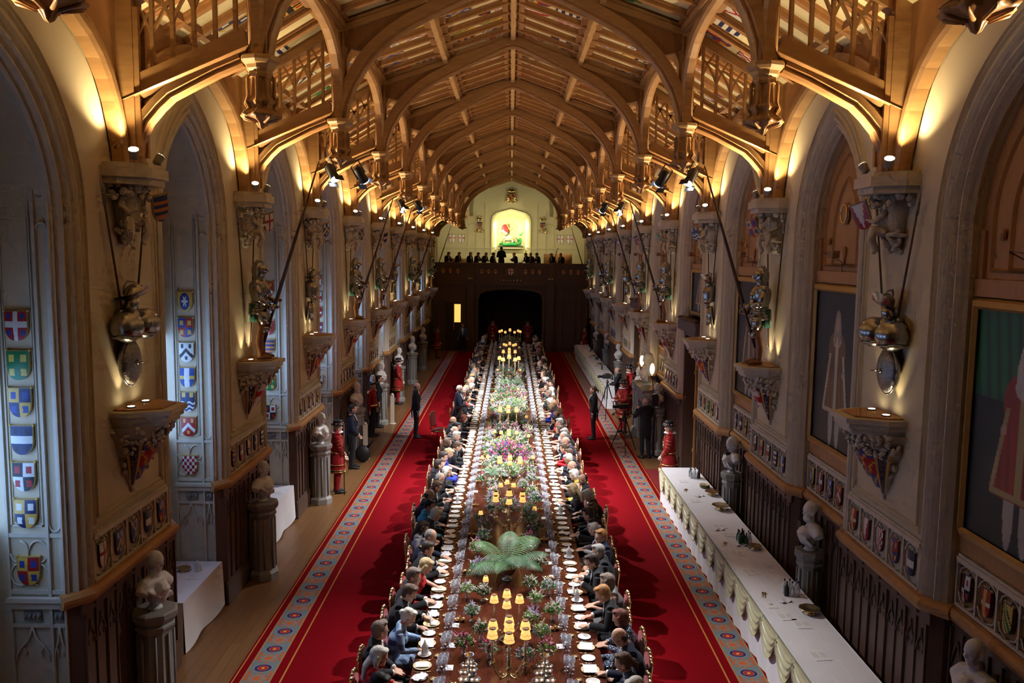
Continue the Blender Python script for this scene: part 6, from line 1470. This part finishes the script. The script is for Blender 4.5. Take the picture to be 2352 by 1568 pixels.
# tables in the left window recesses
for k,(y0,y1,x1) in enumerate([(11.62,13.27,-4.73),(16.3,17.82,-4.73)]):
    e=empty('window_table',(0,0,0),0,f'white clothed table standing in the {["nearer","farther"][k]} left window recess','table'); b=MB(); b.box(-5.6,x1-.03,y0+.03,y1-.03,.74,.775)
    for x in (-5.5,x1-.1):
        for y in (y0+.1,y1-.1): b.box(x-.02,x+.02,y-.02,y+.02,0,.74)
    b.build('table_frame','wains',e)
    b=MB(); b.box(-5.62,x1,y0,y1,.775,.782); b.grid(16,8,lambda u,v:(x1+.02*v+.03*sin(u*9)*v,y0+(y1-y0)*u,.78-.77*v+.05*v*sin(u*5)**2)); b.grid(12,8,lambda u,v:(-5.62+(x1+5.62)*u,y0-.05*v+.02*sin(u*20)*v,.78-.77*v)); b.grid(12,8,lambda u,v:(-5.62+(x1+5.62)*u,y1+.02*sin(u*20)*v,.78-.77*v))
    tag(b.build('white_cloth','linen'),f'white linen cloth hanging from the {["nearer","farther"][k]} left window table','tablecloth')
    for j,(x,y,r) in enumerate([(-5.05,y0+.45,.2),(-5.3,y0+.9,-.3),(-4.95,y0+.95,.1)]): b=MB(); b.box(-.13,.13,-.09,.09,0,.002); tag(put('paper_sheet',b.mesh('paper_sheet','card'),None,(x,y,.784),r),f'white paper on the {["nearer","farther"][k]} left window table, {["left","rear","middle"][j]} one','paper','papers on the window tables')
    if k==0:
        tag(put('folded_napkin',NPM,None,(-4.98,13.15-.3,.784),.3,sc=1.0),'folded white napkin standing on the nearer left window table','napkin'); tag(put('silver_dish',GD,None,(-5.2,12.85,.783),0,sc=.7),'small gilt dish on the nearer left window table','dish')
# ---------------------------------------------------------------- standing people
def yeoman(x,y,rz,label,pose='front'):
    e=person((x,y,0),rz,'m',pose,False,'grey','thin','none',None,False,0,1.02,label,'guards in red and gold uniform'); k=('m',pose,False); J=JS[k]
    put('red_tunic',part(k+('tunic',),lambda:coat_mesh(J,.028,1.0,False,.52),'cloth'),e,color=CC['scarlet']); put('red_stockings',part(k+('trou',),lambda:trous_mesh(J),'cloth'),e,color=(.30,.008,.012)); put('shoe',part(k+('shoe',),lambda:shoes_mesh(J)),e)
    def trim():
        b=MB(); 
        for z,r in ((.60,.262),(.72,.245),(.56,.268)): b.lathe([(r,z),(r+.006,z+.008),(r,z+.016)],(0,0,0),24,sy=1.12,sx=.93)
        for a in range(6):
            an=-.5+a*.2; b.tube([(.25*cos(an),.28*sin(an),.56),(.20*cos(an),.22*sin(an),.95)],.006,5)
        b.tube([(.125,-.12,1.42),(.155,0,1.25),(.15,.13,1.08)],[(.02,.006)]*3,6); b.tube([(.1,.1,1.42),(.155,0,1.30),(.15,-.1,1.1)],[(.012,.006)]*3,6); b.ell((.155,0,1.22),(.012,.05,.05),10,6)
        for i in (0,1):
            s=Vector(J['sh'][i]); el=Vector(J['el'][i]); w=Vector(J['wr'][i])
            for p,qv,r in ((s,el,.076),(el,w,.064)):
                for t in (.35,.6,.85): c=p.lerp(qv,t); d=(qv-p).normalized(); b.tube([c-d*.006,c+d*.006],[r,r],12)
        b.lathe([(.158,.99),(.165,1.01),(.158,1.03)],(0,0,0),20,sy=1.18); return b.mesh('gold_braid','gold')
    put('gold_braid',part(k+('braid',),trim),e)
    def ruff(): b=MB(); b.lathe([(.055,1.46),(.13,1.475),(.145,1.49),(.13,1.51),(.055,1.50)],(.0,0,0),30,flute=.08,nf=15); return b.mesh('white_ruff','linen')
    put('white_ruff',part(('ruff',),ruff),e)
    def hat(): b=MB(); b.lathe([(.165,1.675),(.17,1.685),(.105,1.69),(.112,1.75),(.115,1.775),(.09,1.79),(0,1.795)],(.03,0,0),22,flute=.03,nf=11); return b.mesh('black_hat','black')
    put('black_hat',part(('hat',),hat),e)
    def band():
        b=MB()
        for i in range(12): a=i*pi/6; b.ell((.03+.117*cos(a),.117*sin(a),1.708),(.018,.018,.014),6,4,i%2)
        return b.mesh('rosette_band',['linen','redvel'])
    put('rosette_band',part(('hband',),band),e)
    gl=MB()
    for i in (0,1):
        w=Vector(J['wr'][i]); el=Vector(J['el'][i]); d=(w-el).normalized(); gl.ell(w+d*.06+V(.02,0,-.01),(.06,.045,.05),10,6)
    put('white_glove',part(k+('glove',),lambda:gl.mesh('white_glove','linen')),e); return e
yeoman(-4.22,19.95,.35,'person, near left guard in red and gold tunic with black flat hat, holding a staff')
yeoman(-4.38,32.1,.2,'person, guard in red and gold tunic standing midway along the left wall')
yeoman(-4.15,46.6,.1,'person, farthest left guard in red and gold tunic near the gallery')
yeoman(4.03,20.3,pi-.25,'person, guard in red and gold tunic behind the nearer serving table by the doorway')
yeoman(3.80,27.2,pi+.5,'person, guard in red and gold tunic with white gloves near the chimneypiece','paper')
yeoman(4.55,30.9,pi+.2,'person, guard in red tunic and hat behind the camera operator on the right')
yeoman(4.38,47.7,pi,'person, farthest right guard in red beyond the farther serving table')
yeoman(-1.08,51.4,-pi/2,'person, guard in red facing the hall, left side of the dark doorway')
yeoman(1.10,51.4,-pi/2,'person, guard in red facing the hall, right side of the dark doorway')
b=MB(); b.tube([(0,0,0),(0,0,1.75)],.012,8); b.tube([(0,0,1.6),(0,0,2.0)],[(.012,.012),(.001,.001)],6)
tag(put('staff',b.mesh('staff','spear'),None,(-4.0,19.72,.01)),'dark ceremonial staff held upright by the near left guard','staff')
for j,x in enumerate((-1.32,.86)):
    tag(put('staff',bpy.data.meshes['staff'],None,(x,51.25,.01),sc=1.15),f'tall staff held beside the dark doorway, {"left" if j==0 else "right"} one','staff')
PG='standing figures around the banquet'
person((-2.98,26.1,.014),.15,'m','sides',False,'bald','bald','tails',None,True,0,1.03,'bald person in black tailcoat and spectacles standing alone on the left of the red carpet',PG)
person((2.72,26.15,.014),pi-.1,'f','sides',False,'brown','tail','tails',None,False,0,1.0,'person with tied-back brown hair in black tailcoat standing on the right of the red carpet',PG)
o_=person((-4.30,22.3,0),.1,'m','front',False,'dark','short','suit',CC['navy'],False,0,1.03,'person in navy uniform with gold cords beside the near left guard',PG,['epaulette'])
g_=person((-4.42,26.3,0),-.25,'m','sides',False,'grey','thin','none',None,False,0,1.02,'person in scarlet coat and white plumed hat by the left wall',PG); k=('m','sides',False); J=JS[k]
put('scarlet_coat',part(k+('coatplain',),lambda:coat_mesh(J,.018,1.0,False),'cloth'),g_,color=CC['scarlet']); put('trousers',part(k+('trou',),lambda:trous_mesh(J),'cloth'),g_,color=CC['black']); put('shoe',part(k+('shoe',),lambda:shoes_mesh(J)),g_)
b=MB(); b.lathe([(.12,1.69),(.13,1.70),(.10,1.72),(.09,1.76),(0,1.80)],(.03,0,0),16); b.build('cocked_hat','black',g_)
b=MB()
q=random.Random(4)
for i in range(40): a=q.uniform(0,6.28); z=q.uniform(1.72,1.95); b.ell((.03+.075*cos(a)*(1-(z-1.72)*1.2),.08*sin(a)*(1-(z-1.72)*1.2),z),(.026,.026,.035),8,6)
b.ell((.03,0,1.84),(.075,.08,.12),14,10); b.build('white_plume','linen',g_)
b=MB(); 
for t in (-1,1): b.ell((0,t*.205,1.475),(.06,.075,.025),12,6); b.tube([(0,t*.27,1.46),(0,t*.275,1.40)],[.04,.045],10)
for z in (1.05,1.14,1.23,1.32): b.ell((.142,0,z),(.01,.012,.012),6,4)
b.lathe([(.168,.985),(.175,1.0),(.168,1.03)],(0,0,0),20,sy=1.15); b.build('gold_epaulette','gold',g_)
b=MB(); b.tube([(.1,.3,.85),(.25,.38,.02)],[.012,.005],6); tag(put('sabre',b.mesh('sabre','steel'),None,(-4.42,26.3,0),-.25),'thin sabre hanging at the side of the scarlet-coated officer','sword')
person((-4.45,27.7,0),.1,'m','sides',False,'dark','short','tails',None,False,0,1.03,'dark-haired person in black tailcoat standing behind the plumed officer',PG)
person((4.05,30.4,0),pi-.3,'m','paper',False,'bald','bald','tails',None,False,1,1.03,'bald person in black tailcoat reading beside the camera on the right',PG)
person((4.0,23.8,0),pi*.62,'m','camera',False,'grey','bald','tails',None,False,0,1.03,'grey balding person in black suit seen from behind, working the near camera',PG)
sp_=person((-1.60,25.75,.014),-.05,'m','paper',False,'white','thin','suit',CC['navy'],False,0,1.03,'white-haired person in navy uniform with red collar standing to speak at the left side',PG,['collar'])
J=JS[('m','paper',False)]; b=MB()
for i in (0,1): w=Vector(J['wr'][i]); e_=Vector(J['el'][i]); b.tube([w+(e_-w)*.35,w+(e_-w)*.05],[.052,.050],12)
b.build('red_cuff','redvel',sp_)
b=MB(); b.box(-.10,.10,-.07,.07,-.002,.002); cdp=put('speech_paper',b.mesh('speech_paper','paper'),None,(-1.60+.42,25.75,1.18),0); cdp.rotation_euler=(0,.5,0); tag(cdp,'white sheet of paper held by the standing speaker on the left','paper')
b=MB(); b.box(-.14,.14,-.10,.10,-.0015,.0015)
# cameras, tripods, loudspeakers
def tripod(x,y,h,label,cam_=True,boom=False,rz=0):
    e=empty('camera_tripod',(x,y,0),rz,label,'tripod'); 
    for a in (.3,2.4,4.5):
        b=MB(); b.tube([(0,0,h*.92),(.22*cos(a),.22*sin(a),h*.45),(.46*cos(a),.46*sin(a),0)],[.022,.018,.012],8); b.build('leg','black',e)
    b=MB(); b.tube([(0,0,h*.5),(0,0,h)],.02,8); b.ell((0,0,h*.93),(.05,.05,.06)); b.build('centre_column','black',e)
    if boom: b=MB(); b.tube([(-.1,0,h),(.5,.1,h-.25)],.012,6); b.build('pan_handle','black',e)
    if cam_:
        c=empty('video_camera',(x,y,h),rz,'black video camera on the '+label.split(',')[0].replace('black tripod','tripod'),'camera'); b=MB(); b.box(-.18,.12,-.06,.06,.03,.17); b.tube([(-.12,0,.18),(-.12,0,.21),(.05,0,.21),(.05,0,.18)],.012,6); b.build('camera_body','black',c); b=MB(); b.tube([(-.18,0,.10),(-.34,0,.10),(-.36,0,.10)],[.045,.05,.06],12); b.build('lens','black',c); b=MB(); b.box(.0,.10,.06,.14,.08,.16); b.build('viewfinder','black',c)
tripod(3.55,29.6,1.45,'black tripod beside the bald reader, farther of two',True,False,.0); tripod(3.47,24.5,1.3,'black tripod in front of the chimneypiece, nearer of two',True,True,.2)
def loud(x,y,z,label,w='right'):
    e=empty('loudspeaker',(x,y,0),0,label,'loudspeaker'); b=MB(); b.box(-.09,.09,-.08,.08,z,z+.34); b.build('cabinet','black',e); b=MB(); b.tube([(0,0,.02),(0,0,z)],.018,8); b.build('pole','black',e); b=MB(); b.lathe([(.17,0),(.17,.015),(.03,.03),(.02,.05)],n=16); b.build('base_plate','black',e)
loud(4.60,12.45,1.52,'black loudspeaker on pole in front of the second right bust'); loud(4.62,16.95,1.52,'black loudspeaker on pole in front of the third right bust'); loud(4.28,24.0,1.52,'black loudspeaker on pole before the bust by the chimneypiece'); loud(4.4,39.4,1.52,'black loudspeaker on pole beside the farther serving table')
for j,(x,y) in enumerate(((-4.12,23.35),(-4.05,28.3))):
    e=empty('column_loudspeaker',(x,y,0),0,f'slim white column loudspeaker in front of a left pedestal, {nth(j)} one','loudspeaker','white column loudspeakers'); b=MB(); b.prism([(-.06,-.05),(.06,-.05),(.06,.05),(-.06,.05)],.03,1.0); b.lathe([(.058,1.0),(.05,1.06),(0,1.08)],n=16); b.build('column','stone',e); b=MB(); b.lathe([(.13,0),(.13,.02),(.07,.03)],n=16); b.build('foot','stone',e)
b=MB(); b.ell((0,0,.25),(.22,.12,.25),14,8); b.tube([(.1,0,.4),(.3,.0,.62),(.34,0,.66)],[.05,.02,.02],8); tag(put('bagpipe_case',b.mesh('bagpipe_case','black'),None,(-4.12,22.95,.0)),'black rounded bag resting on the floor behind the navy uniformed person','bag')
# people on the gallery
MU=[(1026,'m','dark'),(1049,'m','dark'),(1078,'m','greybrown'),(1093,'m','dark'),(1111,'m','grey'),(1130,'f','dark'),(1186,'f','blonde'),(1213,'m','brown'),(1222,'m','dark'),(1238,'f','black'),(1271,'m','grey'),(1291,'m','brown')]
b=MB(); b.box(-4.6,4.6,Gy+.5,Gy+2.5,4.1,4.62); tag(b.build('gallery_riser','wains'),'dark raised platform for the musicians behind the gallery front','platform')
b=MB(); b.lathe([(.0,.0),(.10,.01),(.11,.05),(.07,.11),(.095,.17),(.08,.22),(.0,.235)],n=16,sy=.35); b.tube([(0,0,.22),(0,0,.42)],[.014,.010],6); b.tube([(0,0,.42),(.02,0,.45)],.012,6); VI=b.mesh('violin','leather')
for j,(px,sx,hr) in enumerate(MU):
    x=(px-1173)*51.6/1900; y=Gy+1.15+.35*(j%2)
    person((x,y,4.68),-pi/2+(.9 if x<0 else -.9),sx,['hold','clasp','listen'][j%3],True,hr,'short' if sx=='m' else 'updo','tails',None,False,0,1,f'musician in black and white on the far gallery, {num(j+1)} from the left','musicians on the gallery',['sash'] if j<5 else [])
    b=MB(); b.box(-.2,.2,-.2,.2,0,.5); tag(put('music_stool',part(('stool',),lambda:b.mesh('music_stool','black')),None,(x,y,4.62),0),f'black seat under the {num(j+1)} gallery musician','stool','seats on the gallery')
    if j%3==0: v_=put('violin',VI,None,(x+.28*(1 if x<0 else -1),y-.22,5.50)); v_.rotation_euler=(.9,.4,0); tag(v_,f'brown violin held by the {num(j+1)} gallery musician','violin','violins on the gallery')
person((-.58,Gy+.75,4.62),pi/2,'m','paper',False,'dark','short','tails',None,False,0,1.0,'conductor in black seen from behind at the centre of the gallery','musicians on the gallery')
b=MB(); b.ell((0,0,.55),(.30,.12,.42),16,10); b.tube([(0,0,.9),(0,0,1.7)],[.03,.02],6); b.tube([(0,0,1.7),(.05,0,1.78)],[.03,.01],6); o=put('double_bass',b.mesh('double_bass','leather'),None,(2.45,Gy+1.0,4.62)); o.rotation_euler=(0,.25,0); tag(o,'brown double bass leaning on the right side of the gallery','double bass')
person((-2.85,Gy-.6,0),-pi/2,'m','sides',False,'dark','short','suit',(.05,.12,.35),False,0,1,'small person in a blue top standing by the lit side doorway under the gallery',PG)
# ================================================================ LIGHT
def spot(name,loc,tgt,e,col,ang=60,blend=.5,rad=.05):
    l=bpy.data.lights.new(name,'SPOT'); l.energy=e; l.color=col; l.spot_size=math.radians(ang); l.spot_blend=blend; l.shadow_soft_size=rad
    o=bpy.data.objects.new(name,l); COL.objects.link(o); o.location=loc
    o.rotation_euler=(Vector(tgt)-Vector(loc)).to_track_quat('-Z','Y').to_euler(); return o
def area(name,loc,tgt,e,col,sx,sy):
    l=bpy.data.lights.new(name,'AREA'); l.energy=e; l.color=col; l.shape='RECTANGLE'; l.size=sx; l.size_y=sy
    o=bpy.data.objects.new(name,l); COL.objects.link(o); o.location=loc
    o.rotation_euler=(Vector(tgt)-Vector(loc)).to_track_quat('-Z','Z').to_euler(); return o
WARM=(1,.70,.34)
for k in range(-1,10):
    y=YK(k)
    for s in (-1,1):
        if k<9:
            for t in (-1,1):
                spot('corbel_uplight',(s*4.42,y+t*.34,7.09),(s*4.58,y+t*.70,8.6),115,(1,.78,.42),105,.9,.03)
            spot('roof_uplight',(s*4.1,y,6.98),(s*1.9,y,10.6),270,(1,.72,.40),130,.9,.06)
            spot('bracket_uplight',(s*4.58,y-.2,4.03),(s*4.66,y-.22,5.5),24,(1,.82,.5),62,.7,.03)
            spot('bracket_uplight',(s*4.58,y+.2,4.03),(s*4.66,y+.22,5.5),24,(1,.82,.5),62,.7,.03)
for k in range(-1,8):
    y=YK(k)+B/2; area('window_daylight',(-5.58,y,3.7),(-3,y,3.7),78,(.26,.48,1),1.7,3.8)
# stage luminaires hung below the pendants
LUM=[]
for k,e in ((1,2700),(3,4600)):
    for s in (-1,1):
        for dx,dy,ty in ((.0,-.25,-3.4 if k==1 else -3.2),(-.42,.15,4.6 if k==1 else 5.5)):
            p=(s*(3.05+dx),YK(k)+dy,7.22); LUM.append((p,(-s*.5,YK(k)+ty,.75),k,s,dx))
            spot('stage_spot',tuple(Vector(p)+(Vector((-s*.5,YK(k)+ty,.75))-Vector(p)).normalized()*.22),(-s*.5,YK(k)+ty,.75),e,(.95,.96,1),52 if k==1 else 62,.85,.05)
for s in (-1,1): spot('end_wall_fill',(s*4.0,YK(9)+.4,7.0),(s*1.2,56.6,8.2),260,(1,.86,.55),120,.9,.1)  # extra lamps added to brighten the end wall; no fitting stands here
for p,t,k,s,dx in LUM:
    e=empty('stage_spotlight',p,0,f'black stage spotlight with dazzling white lens under the {nth(k)} {"left" if s<0 else "right"} pendant, {"outer" if dx else "inner"} one','light','stage spotlights hung from the roof')
    put('lamp_housing',LH,e); put('lamp_lens',LC,e); e.rotation_mode='QUATERNION'; e.rotation_quaternion=(Vector(t)-Vector(p)).to_track_quat('Z','Y')
w=bpy.data.worlds.new('world'); S.world=w; w.use_nodes=True; w.node_tree.nodes['Background'].inputs[0].default_value=(.30,.36,.5,1); w.node_tree.nodes['Background'].inputs[1].default_value=.02
for x in (-.98,.98):
    area('niche_light',(x,56.0,7.6),(0,56.45,7.4),55,(1,.93,.5),.12,2.0)
S.view_settings.view_transform='Standard'; S.view_settings.look='None'; S.view_settings.gamma=1; S.view_settings.use_curve_mapping=False
S.view_settings.exposure=0
S.cycles.use_adaptive_sampling=True; S.cycles.adaptive_threshold=.08; S.cycles.adaptive_min_samples=12
S.cycles.max_bounces=4; S.cycles.diffuse_bounces=2; S.cycles.glossy_bounces=2; S.cycles.transmission_bounces=2; S.cycles.transparent_max_bounces=10; S.cycles.caustics_reflective=False; S.cycles.caustics_refractive=False; S.cycles.sample_clamp_indirect=3
